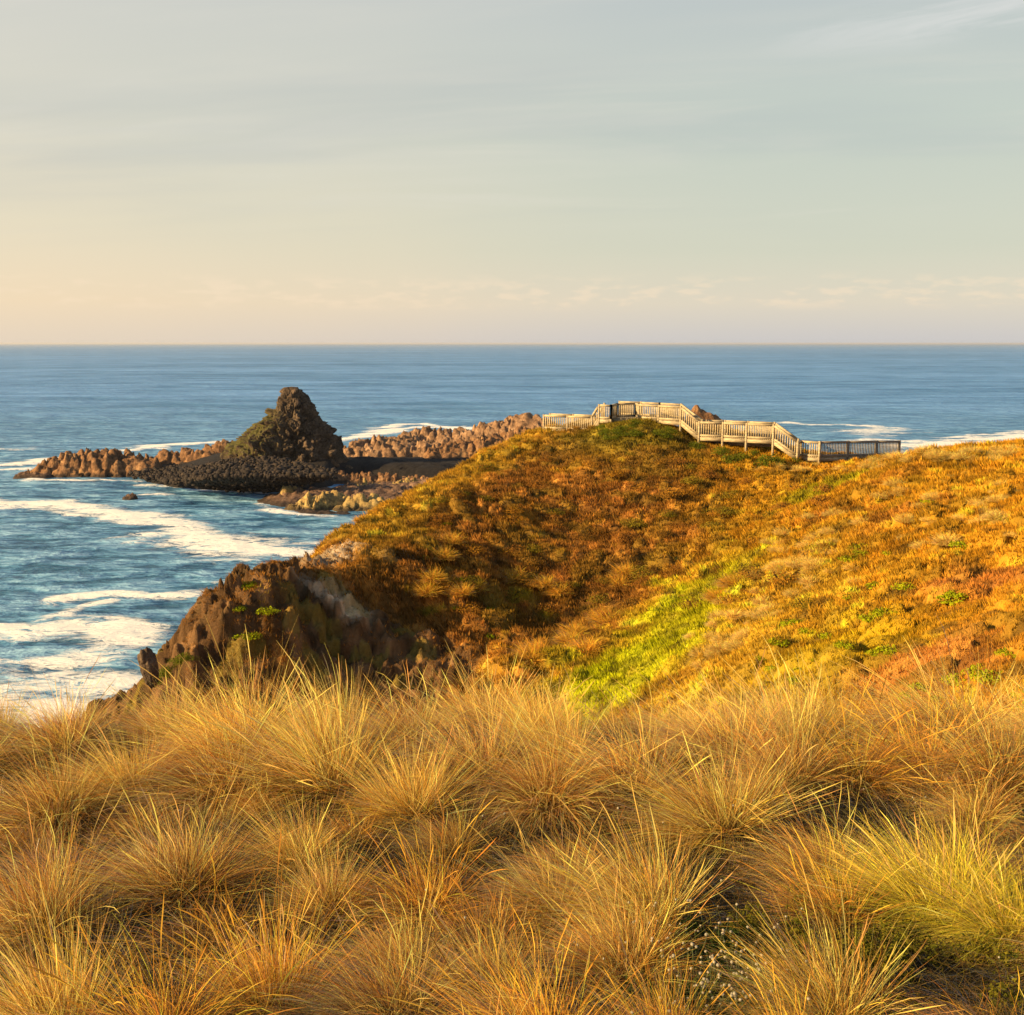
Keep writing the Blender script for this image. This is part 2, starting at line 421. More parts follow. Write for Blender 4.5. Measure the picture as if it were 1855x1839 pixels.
# plant cover colours, by place
C_BROWN = np.array([0.38, 0.175, 0.036]); C_ORANGE = np.array([0.66, 0.335, 0.026]); C_RED = np.array([0.46, 0.185, 0.045])
C_GOLD = np.array([0.70, 0.42, 0.040]); C_GREEN = np.array([0.46, 0.44, 0.014]); C_OLIVE = np.array([0.22, 0.175, 0.020])
C_STRAW = np.array([0.58, 0.38, 0.13]); C_DARK = np.array([0.055, 0.034, 0.014]); C_CLAY = np.array([0.145, 0.080, 0.036]); C_LIME = np.array([0.58, 0.60, 0.014])
def blob(x, y, cx, cy, rx, ry, ang=0.0):
    c, s = math.cos(ang), math.sin(ang)
    a = ((x - cx) * c + (y - cy) * s) / rx; b = (-(x - cx) * s + (y - cy) * c) / ry
    return np.exp(-(a * a + b * b))
def P2(u, v, Y):
    p = at(u, v, Y); return p[0], p[1]
def cover_colour(x, y, bare=True):
    n1 = fbm(x * .22, y * .22, seed=40, octv=4); n2 = fbm(x * .9, y * .9, seed=41, octv=4); n3 = fbm(x * .12 + 9, y * .12, seed=42, octv=3)
    A = lambda c: np.asarray(c)[None, :] if np.ndim(x) == 1 else np.asarray(c)
    ex = lambda m: m[..., None]
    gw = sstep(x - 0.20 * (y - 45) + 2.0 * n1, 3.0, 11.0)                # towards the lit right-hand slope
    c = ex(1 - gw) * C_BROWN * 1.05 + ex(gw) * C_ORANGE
    c = c + (C_ORANGE - c) * ex(sstep(n1 + .5 * n2, .05, .5) * 0.6)
    c = c + (C_OLIVE - c) * ex(sstep(n3 + .5 * n2, .08, .40) * (0.42 - 0.15 * gw))
    c = c + (C_RED - c) * ex(sstep(fbm(x * .25 + 20, y * .25, seed=44), .05, .35) * 0.55)
    # places that show in the photograph
    top = blob(x, y, *P2(1140, 775, 82), 5.5, 4.5)
    c = c + (C_OLIVE * 1.1 - c) * ex(np.clip(top * 1.3, 0, .9))
    ridge = sstep(edge_dist(x, y), -5.0, -2.0) * sstep(y, 52, 60) * (1 - sstep(y, 90, 94))
    c = c + (C_GOLD * 0.9 - c) * ex(ridge * 0.8)
    g1 = np.maximum(blob(x, y, *P2(1230, 1130, 49), 3.6, 9.0, -0.28), blob(x, y, *P2(1120, 1190, 45), 3.4, 6.5, -0.3))
    c = c + (C_GOLD - c) * ex(sstep(g1 + .5 * n2, .08, .45) * .8)
    c = c + (C_LIME * 0.95 - c) * ex(np.clip(sstep(g1 + .85 * n2 + .3 * n1, .22, .85), 0, 1) * (.70 + .3 * sstep(n1, -.3, .2)))
    g1b = blob(x, y, *P2(1300, 1060, 52), 2.8, 10, -0.28)
    c = c + (C_GREEN - c) * ex(np.clip(sstep(g1b + .6 * n2, .25, 1.0), 0, 1) * .75)
    g2 = blob(x, y, *P2(1500, 865, 67), 3.4, 3.6, -0.3)
    c = c + (C_GREEN * 0.95 - c) * ex(np.clip(sstep(g2 + .5 * n2, .2, .9), 0, 1) * .9)
    g3 = np.maximum(blob(x, y, *P2(1420, 1080, 42), 3.2, 13, -0.30), blob(x, y, *P2(1300, 1180, 36), 3.0, 8, -0.3))
    c = c + (C_GOLD - c) * ex(sstep(g3 + .5 * n2, .2, .85) * .85)
    g5 = blob(x, y, *P2(1500, 1180, 29), 3.2, 7, -0.25)
    c = c + (C_GREEN * np.array([1.1, .85, 1]) - c) * ex(sstep(g5 + .7 * n2, .15, .95) * .75)
    g4 = np.maximum(blob(x, y, *P2(1680, 1180, 23), 1.6, 3.6), blob(x, y, *P2(1800, 1040, 32), 2.0, 4.0))
    c = c + (C_RED * 1.1 - c) * ex(sstep(g4 + .6 * n2, .15, .9) * .85)
    rk = rockiness(x, y)
    clay = C_CLAY * (0.62 + 0.5 * sstep(n2, -.3, .4))[..., None]
    pale = blob(x, y, *P2(600, 1010, 56), 1.6, 3.2) + .9 * blob(x, y, *P2(720, 990, 57), 1.6, 1.6) + .55 * blob(x, y, *P2(640, 1070, 51), 1.3, 1.6) + .5 * blob(x, y, *P2(560, 1060, 50.5), 1.2, 1.2)
    clay = clay + (np.array([.46, .34, .22]) - clay) * ex(sstep(pale + .3 * n2, .25, .7))
    c = c + (C_BROWN * 1.1 - c) * ex(sstep(rk, .1, .5) * .8)
    if bare: c = c + (clay - c) * ex(np.maximum(sstep(rk, .25, .75), sstep(pale + .35 * n2, .35, .8)))
    w1, w2, wi = worley(x / 1.15 + .3 * fbm(x * .8, y * .8, seed=61, octv=2), y / 1.15, np.full(np.shape(x), .5), seed=62)
    q1, q2, qi = worley(x / .55, y / .55, np.full(np.shape(x), .5), seed=66)
    c = c * (1 + 0.45 * n2[..., None]) * (.55 + .85 * wi[..., None])
    c = c * np.where(qi > .82, 1.5, 1.0)[..., None]
    c = c + (C_OLIVE * .8 - c) * ex((wi > .80) * .55)
    c = c + (C_DARK * 1.6 - c) * ex((qi < .12) * .55)
    return np.clip(c, 0.004, 0.8)

NR, NC = 1250, 780
OFF = 16.0
ys = -6 + (np.exp(np.linspace(0, 1, NR) * math.log((135 + 6 + OFF) / OFF)) * OFF - OFF)
ts = np.linspace(-1, 1, NC)
Yg, Tg = np.meshgrid(ys, ts, indexing='ij')
half = 7.0 + 0.60 * np.maximum(Yg, 0)
Xg = Tg * half
Zg = terrain_z(Xg, Yg)
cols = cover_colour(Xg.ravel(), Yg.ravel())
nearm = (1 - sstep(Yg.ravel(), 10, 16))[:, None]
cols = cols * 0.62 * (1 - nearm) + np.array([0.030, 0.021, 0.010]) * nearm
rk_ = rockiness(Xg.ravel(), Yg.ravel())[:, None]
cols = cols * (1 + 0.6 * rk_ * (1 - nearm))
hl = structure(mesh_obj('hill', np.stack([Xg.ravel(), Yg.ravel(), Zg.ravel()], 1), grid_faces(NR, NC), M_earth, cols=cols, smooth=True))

# fast lookup of the real surface height, so plants stand on it
def ground(x, y):
    x = np.asarray(x, float); y = np.asarray(y, float)
    r = np.log((y + 6 + OFF) / OFF) / math.log((135 + 6 + OFF) / OFF) * (NR - 1)
    c = (x / (7.0 + 0.60 * np.maximum(y, 0)) + 1) / 2 * (NC - 1)
    r = np.clip(r, 0, NR - 1.001); c = np.clip(c, 0, NC - 1.001)
    r0 = r.astype(int); c0 = c.astype(int); fr = r - r0; fc = c - c0
    return (Zg[r0, c0] * (1 - fr) * (1 - fc) + Zg[r0 + 1, c0] * fr * (1 - fc) + Zg[r0, c0 + 1] * (1 - fr) * fc + Zg[r0 + 1, c0 + 1] * fr * fc)
def project(x, y, z):
    ry = y; rz = z - EYE
    f = ry * math.cos(TH) - rz * math.sin(TH); up = ry * math.sin(TH) + rz * math.cos(TH)
    return 927.5 + FPX * x / f, 919.5 - FPX * up / f
def hit(u, v, y0=1.5, y1=100.0):
    """where the ray through a pixel of the photograph meets the ground"""
    Y = np.exp(np.linspace(math.log(y0), math.log(y1), 3000))
    a = (u - 927.5) / FPX; b = -(v - 919.5) / FPX
    ddy = math.cos(TH) + b * math.sin(TH); ddz = -math.sin(TH) + b * math.cos(TH)
    X = a * Y / ddy; Z = EYE + ddz * Y / ddy
    below = Z < ground(X, Y)
    if not below.any(): return None
    i = int(np.argmax(below))
    return float(X[i]), float(Y[i]), float(ground(X[i], Y[i]))

# ------------------------------------------------------------------ sea
def seg_d(x, y, pts):
    best = np.full(x.shape, 1e9); tt = np.zeros(x.shape)
    for i in range(len(pts) - 1):
        a = np.array(pts[i][:2]); b = np.array(pts[i + 1][:2]); ab = b - a
        t = np.clip(((x - a[0]) * ab[0] + (y - a[1]) * ab[1]) / (ab @ ab + 1e-9), 0, 1)
        dd = np.hypot(x - a[0] - t * ab[0], y - a[1] - t * ab[1])
        best = np.minimum(best, dd)
    return best
SR, SC = 900, 900
sy = np.concatenate([np.linspace(20, 90, 30)[:-1], np.exp(np.linspace(math.log(90), math.log(700), 620))[:-1], np.exp(np.linspace(math.log(700), math.log(60000), 200))])
sx = np.linspace(-1, 1, SC)
SY, SX = np.meshgrid(sy, sx, indexing='ij')
SX = SX * (30 + 0.62 * SY)
amp = 1.0 - sstep(SY, 250, 900) * 0.75
SZ = (0.30 * fbm(SX * .045 + SY * .012, SY * .075, seed=70, octv=3) + 0.34 * fbm(SX * .13 + SY * .03, SY * .22, seed=71, octv=4) * (1 - sstep(SY, 350, 700))) * amp
# foam is drawn as strokes over the water: list of (pixels, width in metres across, strength)
foam = np.zeros(SX.shape)
near = (SY < 1500)
WX = SX + SY * .030 * fbm(SX * .035, SY * .022, seed=92, octv=4, gain=.6); WY = SY + SY * .060 * fbm(SX * .030 + 40, SY * .022, seed=93, octv=4, gain=.6)
def stroke(pix, wdt, strength, squash=1.0):
    global foam
    pts = [at_z(u, v, 0.0) for u, v in pix]
    k = squash
    dd = seg_d(WX * k, WY, [(p[0] * k, p[1]) for p in pts])
    foam = np.maximum(foam, strength * np.exp(-(dd / wdt) ** 2) * near)
def patch(u, v, wu, hv, strength):
    """an elliptical raft of foam whose size is given where it lies"""
    global foam
    c = at_z(u, v, 0.0); l = at_z(u + wu, v, 0.0); t = at_z(u, v - hv, 0.0)
    foam = np.maximum(foam, strength * np.exp(-(((WX - c[0] - (WY - c[1]) * c[0] / c[1]) / (1.4 * (l[0] - c[0]))) ** 2 + ((WY - c[1]) / (1.4 * (t[1] - c[1]))) ** 2)) * near)
stroke([(-200, 898), (0, 905), (90, 912), (150, 918), (240, 936), (310, 952), (350, 970)], 7.0, 0.95)
stroke([(-150, 918), (60, 918), (140, 930)], 3.5, 0.7)
stroke([(350, 968), (420, 985), (480, 992), (560, 998)], 8.0, 0.95)
patch(440, 990, 90, 16, 1.0); patch(540, 998, 60, 12, 0.9)
patch(275, 970, 45, 7, 0.75); stroke([(190, 972), (320, 966)], 2.5, 0.55)
stroke([(110, 1082), (180, 1075), (260, 1080), (335, 1073)], 3.6, 0.85); stroke([(90, 1112), (180, 1092)], 3.0, 0.7)
stroke([(380, 1058), (430, 1050)], 2.0, 0.6); stroke([(-100, 1128), (30, 1130), (110, 1130)], 3.6, 0.95)
patch(60, 1140, 90, 12, 0.9); patch(190, 1150, 65, 26, 0.95); patch(130, 1195, 90, 24, 0.72); patch(110, 1240, 130, 26, 0.9); patch(60, 1290, 170, 40, 0.95)
patch(-120, 1250, 140, 60, 0.9); patch(-150, 1130, 120, 14, 0.8); patch(-80, 1400, 300, 60, 0.95); patch(250, 1330, 120, 60, 0.8)
stroke([(620, 795), (660, 788), (720, 776), (800, 772), (870, 775)], 8.0, 0.95)
stroke([(680, 772), (760, 768), (850, 776)], 6.0, 0.9)
stroke([(240, 812), (320, 806), (390, 802)], 8.0, 0.9)
stroke([(-60, 812), (40, 812)], 7.0, 0.6); stroke([(-80, 846), (0, 842), (60, 834), (130, 826)], 7.0, 0.95); stroke([(0, 852), (40, 850)], 5, .8)
stroke([(60, 862), (140, 866), (200, 866), (260, 872)], 3.5, 0.75)
stroke([(270, 880), (330, 884), (400, 892), (470, 894)], 3.5, 0.75)
patch(310, 876, 40, 5, 0.7)
stroke([(250, 897), (290, 899)], 2.5, 0.75)
stroke([(470, 915), (520, 930), (600, 936)], 2.5, 0.65)
stroke([(1420, 765), (1480, 768), (1560, 770), (1640, 776)], 6.5, 0.75); patch(1590, 780, 60, 6, 0.7); stroke([(1340, 762), (1420, 766)], 5, .4)
stroke([(1480, 800), (1560, 794), (1640, 797)], 7, 0.8); stroke([(1640, 805), (1740, 798), (1855, 788), (2100, 775)], 12, 0.95)
stroke([(1690, 792), (1855, 782)], 6, 0.7)
SZ = SZ + 0.35 * foam * amp - 0.40
def sea_material():
    m, t = newmat('sea_water')
    geo = t.n('ShaderNodeNewGeometry'); P = geo.outputs['Position']
    sp = t.n('ShaderNodeSeparateXYZ', i={0: P})
    fa = t.n('ShaderNodeAttribute', attribute_name='foam').outputs['Fac']
    Ps = t.vmath('MULTIPLY', P, (0.42, 1.0, 1.0))
    far = t.ss(sp.outputs[1], 150.0, 900.0)
    vfar = t.ss(sp.outputs[1], 900.0, 6000.0)
    n_s = t.noise(Ps, 0.75, 5, 0.6, 0.4)      # chop
    n_m = t.noise(Ps, 0.16, 5, 0.6, 0.3)      # wind waves
    n_l = t.noise(t.vmath('MULTIPLY', P, (0.45, 1, 1)), 0.026, 5, 0.6)     # swell lines and gusts
    n_x = t.noise(t.vmath('MULTIPLY', P, (0.28, 1, 1)), 0.0040, 5, 0.6)
    h = t.math('ADD', t.math('MULTIPLY', n_s, t.math('MULTIPLY_ADD', far, -0.55, 0.85)), t.math('MULTIPLY', n_m, 3.4))
    h = t.math('ADD', h, t.math('MULTIPLY', n_l, 9.0))
    bmp = t.n('ShaderNodeBump', i={'Strength': 1.0, 'Distance': 1.0, 'Height': h})
    near_c = t.ramp(t.math('ADD', t.math('MULTIPLY', n_m, 0.65), t.math('MULTIPLY', n_s, 0.35)), [(0.42, (0.018, 0.080, 0.160, 1)), (0.50, (0.095, 0.245, 0.430, 1)), (0.59, (0.27, 0.48, 0.68, 1))])
    far_c = t.ramp(t.math('ADD', t.math('MULTIPLY', n_l, 0.55), t.math('MULTIPLY', n_x, 0.45)), [(0.40, (0.035, 0.140, 0.33, 1)), (0.60, (0.14, 0.32, 0.66, 1))])
    wc = t.mix(far, near_c, far_c)  # water's own blue, brightened to stand in for reflected upper sky
    # foam: lacy where thin, solid where thick
    Pf = t.vmath('MULTIPLY', P, (0.5, 1.0, 1.0))
    lace = t.noise(Pf, 0.42, 8, 0.72, 1.1)
    lace2 = t.noise(Pf, 0.13, 5, 0.6, 0.6)
    rdg = t.math('SUBTRACT', 1.0, t.math('MULTIPLY', t.math('ABSOLUTE', t.math('SUBTRACT', lace, 0.5)), 7.0))
    th = t.math('ADD', t.math('MULTIPLY', rdg, 0.62), t.math('MULTIPLY', t.math('SUBTRACT', lace2, 0.5), 2.2))
    fm = t.math('ADD', t.math('MULTIPLY', fa, 1.15), th)
    fm = t.math('MULTIPLY', t.ss(fm, 0.84, 1.40), t.ss(fa, 0.02, 0.22))
    # a few whitecaps out at sea
    capn = t.noise(t.vmath('MULTIPLY', P, (0.35, 1, 1)), 0.09, 4, 0.65)
    cap = t.math('MULTIPLY', t.ss(capn, 0.725, 0.77), t.math('SUBTRACT', 1.0, vfar))
    fm = t.math('MAXIMUM', fm, t.math('MULTIPLY', cap, 0.5))
    diff = t.n('ShaderNodeBsdfDiffuse', i={'Color': wc, 'Normal': bmp.outputs[0]})
    gl = t.n('ShaderNodeBsdfGlossy', i={'Color': (0.62, 0.80, 0.95, 1), 'Roughness': 0.22, 'Normal': bmp.outputs[0]})
    fr = t.n('ShaderNodeFresnel', i={'IOR': 1.33, 'Normal': bmp.outputs[0]})
    wat = t.n('ShaderNodeMixShader', i={0: t.math('MULTIPLY', t.math('MINIMUM', fr.outputs[0], 0.55), 0.85), 1: diff.outputs[0], 2: gl.outputs[0]})
    b2 = t.n('ShaderNodeBump', i={'Strength': 0.7, 'Distance': 0.8, 'Height': lace})
    fo = t.n('ShaderNodeBsdfDiffuse', i={'Color': (0.80, 0.80, 0.80, 1), 'Normal': b2.outputs[0]})
    mx = t.n('ShaderNodeMixShader', i={0: fm, 1: wat.outputs[0], 2: fo.outputs[0]})
    t.link(mx.outputs[0], t.n('ShaderNodeOutputMaterial').inputs[0])
    return m
structure(mesh_obj('sea', np.stack([SX.ravel(), SY.ravel(), SZ.ravel()], 1), grid_faces(len(sy), SC), sea_material(), smooth=True, attrs={'foam': foam.ravel()}))

# ------------------------------------------------------------------ rocks of the point
def rock_field(name, spine, mat, res=0.6, seed=1, rough=1.0, base=-1.5, blocky=1.0, jag=1.0):
    """a rock mass: spine = [(x, y, top height, half width)], its height follows the spine with broken blocks"""
    xs = [p[0] for p in spine]; ysn = [p[1] for p in spine]; wmax = max(p[3] for p in spine)
    x0, x1, y0, y1 = min(xs) - wmax, max(xs) + wmax, min(ysn) - wmax, max(ysn) + wmax
    nx = max(12, int((x1 - x0) / res)); ny = max(12, int((y1 - y0) / res))
    X, Y = np.meshgrid(np.linspace(x0, x1, nx), np.linspace(y0, y1, ny))
    wob = 0.25 * wmax
    Xw = X + wob * .5 * fbm(X / wmax, Y / wmax, seed=seed + 3, octv=3); Yw = Y + wob * .5 * fbm(X / wmax + 7, Y / wmax, seed=seed + 4, octv=3)
    H = np.full(X.shape, -9.0)
    pts = spine if len(spine) > 1 else spine * 2
    for i in range(len(pts) - 1):
        a, b = np.array(pts[i], float), np.array(pts[i + 1], float); ab = b[:2] - a[:2]
        t = np.clip(((Xw - a[0]) * ab[0] + (Yw - a[1]) * ab[1]) / (ab @ ab + 1e-9), 0, 1)
        dd = np.hypot(Xw - a[0] - t * ab[0], Yw - a[1] - t * ab[1])
        hh = a[2] + t * (b[2] - a[2]); ww_ = a[3] + t * (b[3] - a[3])
        q = dd / ww_
        v = base + (hh - base) * np.clip(1 - q ** 2.6, -.3, 1) ** 1.0
        H = np.maximum(H, v)
    rel = np.clip((H - base), 0, None)
    sc = 1.0 / (3.0 * rough)
    d1, d2, cid = worley(X * sc, Y * sc, H * sc * .6, seed=seed)
    e1, e2, cid2 = worley(X * sc * 2.7, Y * sc * 2.7, H * sc, seed=seed + 1)
    amp_ = np.clip(rel / 3.0, 0, 1.0) * np.clip(.75 + 1.3 * fbm(X * .12, Y * .12, seed=seed + 15, octv=2), .25, 1.5)
    H = H + amp_ * rough * blocky * ((cid - .55) * 1.1 - 1.5 * np.exp(-((d2 - d1) / .14) ** 2) + (cid2 - .5) * 1.0 - 0.4 * np.exp(-((e2 - e1) / .12) ** 2))
    H = H + amp_ * rough * blocky * (1.05 * facets(X * sc * 1.1, Y * sc * 1.1, H * 0, seed + 40) + .45 * facets(X * sc * 2.9, Y * sc * 2.9, H * 0, seed + 41))
    H = H + amp_ * jag * 0.8 * fbm(X * .16, Y * .16, seed=seed + 8, octv=5, ridged=True)
    Xo = X + amp_ * .9 * res * fbm(X, Y, H, seed=seed + 5) * 2; 
    return mesh_obj(name, np.stack([Xo.ravel(), Y.ravel(), H.ravel()], 1), grid_faces(ny, nx), mat, smooth=False)
def A3(u, v, Y, w):
    p = at(u, v, Y); return (p[0], p[1], p[2], w)

# low rock shelf the stack and the beach stand on
sh = rock_field('rock_shelf', [(-92, 356, 0.6, 12), (-60, 358, 2.8, 18), (-45, 356, 3.0, 20), (-20, 350, 3.0, 30), (0, 360, 3.2, 34), (30, 372, 3.0, 36)], M_sand, res=0.9, seed=21, rough=0.5, blocky=.4, jag=.5)
structure(sh)
sh2 = rock_field('rock_platform', [(-52, 286, 1.6, 16), (-35, 290, 2.4, 22), (-15, 300, 2.6, 26), (10, 310, 3, 26)], M_shelf, res=0.6, seed=23, rough=0.8, blocky=.7)
structure(sh2)
G_R = 'rock outcrops along the point'
thing(rock_field('rock_outcrop', [A3(62, 848, 338, 4.5), A3(95, 833, 340, 7), A3(130, 824, 341, 8), A3(200, 816, 342, 9), A3(240, 822, 342, 8), A3(268, 832, 340, 6)], M_orange, res=.42, seed=3, rough=1.2),
      'long jagged orange brown rock outcrop at the seaward tip of the point', 'rock', G_R)
thing(rock_field('rock_outcrop', [A3(298, 815, 352, 5), A3(330, 816, 352, 6), A3(380, 820, 350, 6)], M_orange, res=.4, seed=4, rough=1.3, blocky=.7),
      'pale brown slab of rock in the gap between the tip and the stack', 'rock', G_R)
thing(rock_field('rock_outcrop', [A3(380, 806, 372, 4), A3(400, 799, 372, 5), A3(430, 798, 374, 6)], M_orange, res=.4, seed=5, rough=1.0),
      'small bright orange rock behind the left foot of the stack', 'rock', G_R)
thing(rock_field('rock_outcrop', [A3(40, 858, 333, 3), A3(75, 858, 333, 4)], M_shelf, res=.35, seed=6, rough=.6, base=-1),
      'low dark wet ledge in front of the seaward tip', 'rock', G_R)
thing(rock_field('rock_outcrop', [A3(230, 897, 286, 1.6), A3(238, 896, 286, 2.0)], M_shelf, res=.18, seed=8, rough=.5, base=-1),
      'small reddish brown rock alone in the bay', 'rock', G_R)
# the reef behind the stack
for (lab, sp_, mt, sd_) in [
    ('low pink brown reef just right of the stack', [A3(640, 806, 392, 8), A3(690, 792, 396, 9), A3(730, 790, 400, 9)], M_pink, 50),
    ('pink boulder ridge in the middle of the reef behind the stack', [A3(660, 815, 372, 6), A3(700, 806, 374, 8), A3(760, 802, 376, 9), A3(800, 808, 372, 8)], M_pink, 51),
    ('jagged pink reef rocks beside the white surf', [A3(740, 783, 420, 8), A3(790, 780, 420, 9), A3(840, 779, 418, 8)], M_pink, 52),
    ('tall pink crags where the reef meets the headland', [A3(850, 782, 402, 8), A3(880, 768, 402, 9), A3(920, 760, 400, 9), A3(955, 748, 398, 9), A3(985, 758, 396, 9)], M_pink, 53),
    ('brown reef rocks at the foot of the headland slope', [A3(790, 812, 362, 7), A3(850, 798, 366, 9), A3(900, 790, 368, 9), A3(960, 780, 370, 9)], M_orange, 54)]:
    thing(rock_field('reef_rock', sp_, mt, res=.45, seed=sd_, rough=1.25, jag=1.4), lab, 'rock', 'reef rocks behind the stack')
# lichen yellow rocks in front
for (lab, sp_, mt, sd_, rr) in [
    ('yellow lichen covered rocks at the left corner of the platform', [A3(508, 902, 284, 3), A3(525, 884, 287, 4.5), A3(548, 888, 287, 4)], M_yellow, 60, 1.0),
    ('large rounded yellow rock standing in the water', [A3(540, 912, 268, 4), A3(565, 896, 270, 5.5), A3(600, 894, 272, 5), A3(620, 900, 272, 4)], M_yellow, 61, 1.0),
    ('yellow rock beside the headland grass at the platform edge', [A3(625, 912, 268, 4), A3(650, 900, 270, 5), A3(690, 903, 270, 5)], M_yellow, 62, 1.0),
    ('broken brown rock band across the back of the platform', [A3(560, 866, 318, 4), A3(620, 860, 322, 5), A3(700, 862, 320, 5), A3(760, 866, 316, 5)], M_orange, 63, .9),
    ('ochre boulders on the platform below the headland ridge', [A3(640, 882, 294, 4), A3(700, 876, 298, 5), A3(740, 874, 300, 5)], M_yellow, 64, .9),
    ('brown slab along the waterline left of the yellow rocks', [A3(490, 896, 289, 2.5), A3(560, 925, 262, 2.5), A3(620, 928, 262, 3)], M_shelf, 65, .6)]:
    thing(rock_field('shore_rock', sp_, mt, res=.36, seed=sd_, rough=rr, base=-1.2), lab, 'rock', 'rocks on the platform in front of the stack')

# the pyramid shaped stack
def make_stack():
    Yc = 338.0
    m_px = Yc / FPX * 1.01
    prof = [(702, 517, 537), (706, 511, 545), (714, 507, 553), (724, 505, 560), (734, 499, 566), (744, 493, 570), (754, 482, 577), (764, 470, 585),
            (774, 462, 593), (784, 448, 601), (794, 434, 609), (804, 422, 613), (816, 412, 616), (830, 408, 620), (850, 390, 632), (880, 380, 650)]
    rows = []
    for v, l, r in prof:
        a = at(l, v, Yc); b = at(r, v, Yc)
        rows.append((a[2], (a[0] + b[0]) / 2, (b[0] - a[0]) / 2))
    zz = np.array([r[0] for r in rows]); cx = np.array([r[1] for r in rows]); hw = np.array([r[2] for r in rows])
    nz, na = 210, 420
    z = np.linspace(zz[0] - 0.05, zz[-1], nz)
    o = np.argsort(zz)
    C = np.interp(z, zz[o], cx[o]); W = np.interp(z, zz[o], hw[o])
    ang = np.linspace(0, 2 * math.pi, na, endpoint=False)
    Zm, Am = np.meshgrid(z, ang, indexing='ij')
    Wm = W[:, None]; Cm = C[:, None]
    # a buttress towards the viewer on the left flank, a flat shaded face to the right of it
    dep = 0.82 + 0.10 * np.cos(2 * Am)
    X = Cm + Wm * np.cos(Am); Y = Yc + Wm * dep * np.sin(Am) * 0.9
    Y = Y - 2.6 * np.exp(-((X - Cm + 0.35 * Wm) / (0.28 * Wm + .5)) ** 2) * (np.sin(Am) < 0) * sstep(-Zm, -24, -12)
    d1, d2, cid = worley(X * .20 + .4 * fbm(X * .2, Y * .2, Zm * .2, seed=76), Y * .20, Zm * .17, seed=77)
    e1, e2, c2 = worley(X * .8, Y * .8, Zm * .55, seed=78)
    f = (cid - .5) * 2.1 - 1.5 * np.exp(-((d2 - d1) / .10) ** 2) + (c2 - .5) * 1.0 - 0.6 * np.exp(-((e2 - e1) / .12) ** 2) + 1.5 * fbm(X * .25, Y * .25, Zm * .12, seed=79, octv=5, ridged=True) - .4
    f = f * .6 + 1.5 * facets(X * .22, Y * .22, Zm * .20, 81) + .7 * facets(X * .62, Y * .62, Zm * .55, 82)
    f = (f - f.mean() - .25) * np.clip(W[:, None] / 7, .32, 1) * 1.0
    nx = np.cos(Am); ny = np.sin(Am)
    X = X + nx * f; Y = Y + ny * f; Zm = Zm + 0.35 * f
    V = np.stack([X.ravel(), Y.ravel(), Zm.ravel()], 1)
    i = np.arange(nz - 1)[:, None] * na; j = np.arange(na)[None]; k = (j + 1) % na
    F = np.stack([(i + j).ravel(), (i + na + j).ravel(), (i + na + k).ravel(), (i + k).ravel()], 1)
    V = np.vstack([V, [[C[0], Yc, z[0] + .3]]])
    tri = np.stack([np.full(na, nz * na), np.arange(na), (np.arange(na) + 1) % na], 1)
    return mesh_obj('sea_stack', V, [F, tri], M_pyramid)
thing(make_stack(), 'tall pyramid shaped dark rock stack with moss on its left flank', 'sea stack')

# boulders
import bmesh
def boulder_mesh(sub, seed, sq=(1, .9, .7)):
    bm = bmesh.new(); bmesh.ops.create_icosphere(bm, subdivisions=sub, radius=1.0)
    V = np.array([v.co[:] for v in bm.verts]); F = np.array([[v.index for v in f.verts] for f in bm.faces]); bm.free()
    n = fbm(V[:, 0] * 1.1, V[:, 1] * 1.1, V[:, 2] * 1.1 + seed * 3.1, octv=3, seed=seed)
    d1, d2, c = worley(V[:, 0] * 1.1 + seed, V[:, 1] * 1.1, V[:, 2] * 1.1, seed=seed)
    V = V * (1 + .45 * n + .25 * (c - .5))[:, None] * np.array(sq)
    return V, F
protos = [boulder_mesh(1, s, (1, .85, .72)) for s in range(8)]
def shelf_z(x, y):
    # height of the shore the boulders lie on, rising from the water to the foot of the stack
    t = sstep(y, 286, 344)
    return -0.1 + (1.6 + 5.2 * sstep(x, -112, -86)) * t
bv, bf, off = [], [], 0
cnt = 0
big = []
while cnt < 3000:
    u = rng.uniform(235, 610); v = rng.uniform(812, 894)
    # outline of the boulder beach in the photograph
    top = np.interp(u, [235, 300, 380, 410, 470, 520, 600], [852, 842, 830, 816, 818, 834, 850]); bot = np.interp(u, [235, 300, 380, 450, 520, 560, 610], [866, 874, 886, 893, 890, 878, 868])
    if v < top or v > bot: continue
    p = at(u, v, 320)
    Y = 300.0
    for _ in range(6):
        a0 = at_z(u, v, 2.0); zt = float(shelf_z(a0[0], Y)); a = at_z(u, v, zt); Y = a[1]
    s = rng.uniform(.25, .70) * (1.0 if rng.random() < .85 else 1.7)
    edge = (bot - v) < 7
    if edge and rng.random() < .45: continue
    x, y = a[0], Y
    V, F = protos[int(rng.integers(8))]
    th = rng.uniform(0, 6.28); R = np.array([[math.cos(th), -math.sin(th), 0], [math.sin(th), math.cos(th), 0], [0, 0, 1]])
    if s > .85 and len(big) < 110:
        big.append((x, y, zt + .1 * s, s, th)); cnt += 1; continue
    bv.append(V @ R.T * s * rng.uniform(.8, 1.25, 3) + np.array([x, y, zt + s * .15])); bf.append(F + off); off += len(V); cnt += 1
rb = mesh_obj('black_beach_boulders', np.vstack(bv), np.vstack(bf), M_black)
thing(rb, 'mass of small black beach boulders sloping from the stack to the water', 'boulders', kind='stuff')
slope_pts = []
nx_, ny_ = 170, 60
gx = np.linspace(-130, -45, nx_); gy = np.linspace(292, 348, ny_)
GX, GY = np.meshgrid(gx, gy)
uu, vv = project(GX, GY, shelf_z(GX, GY))
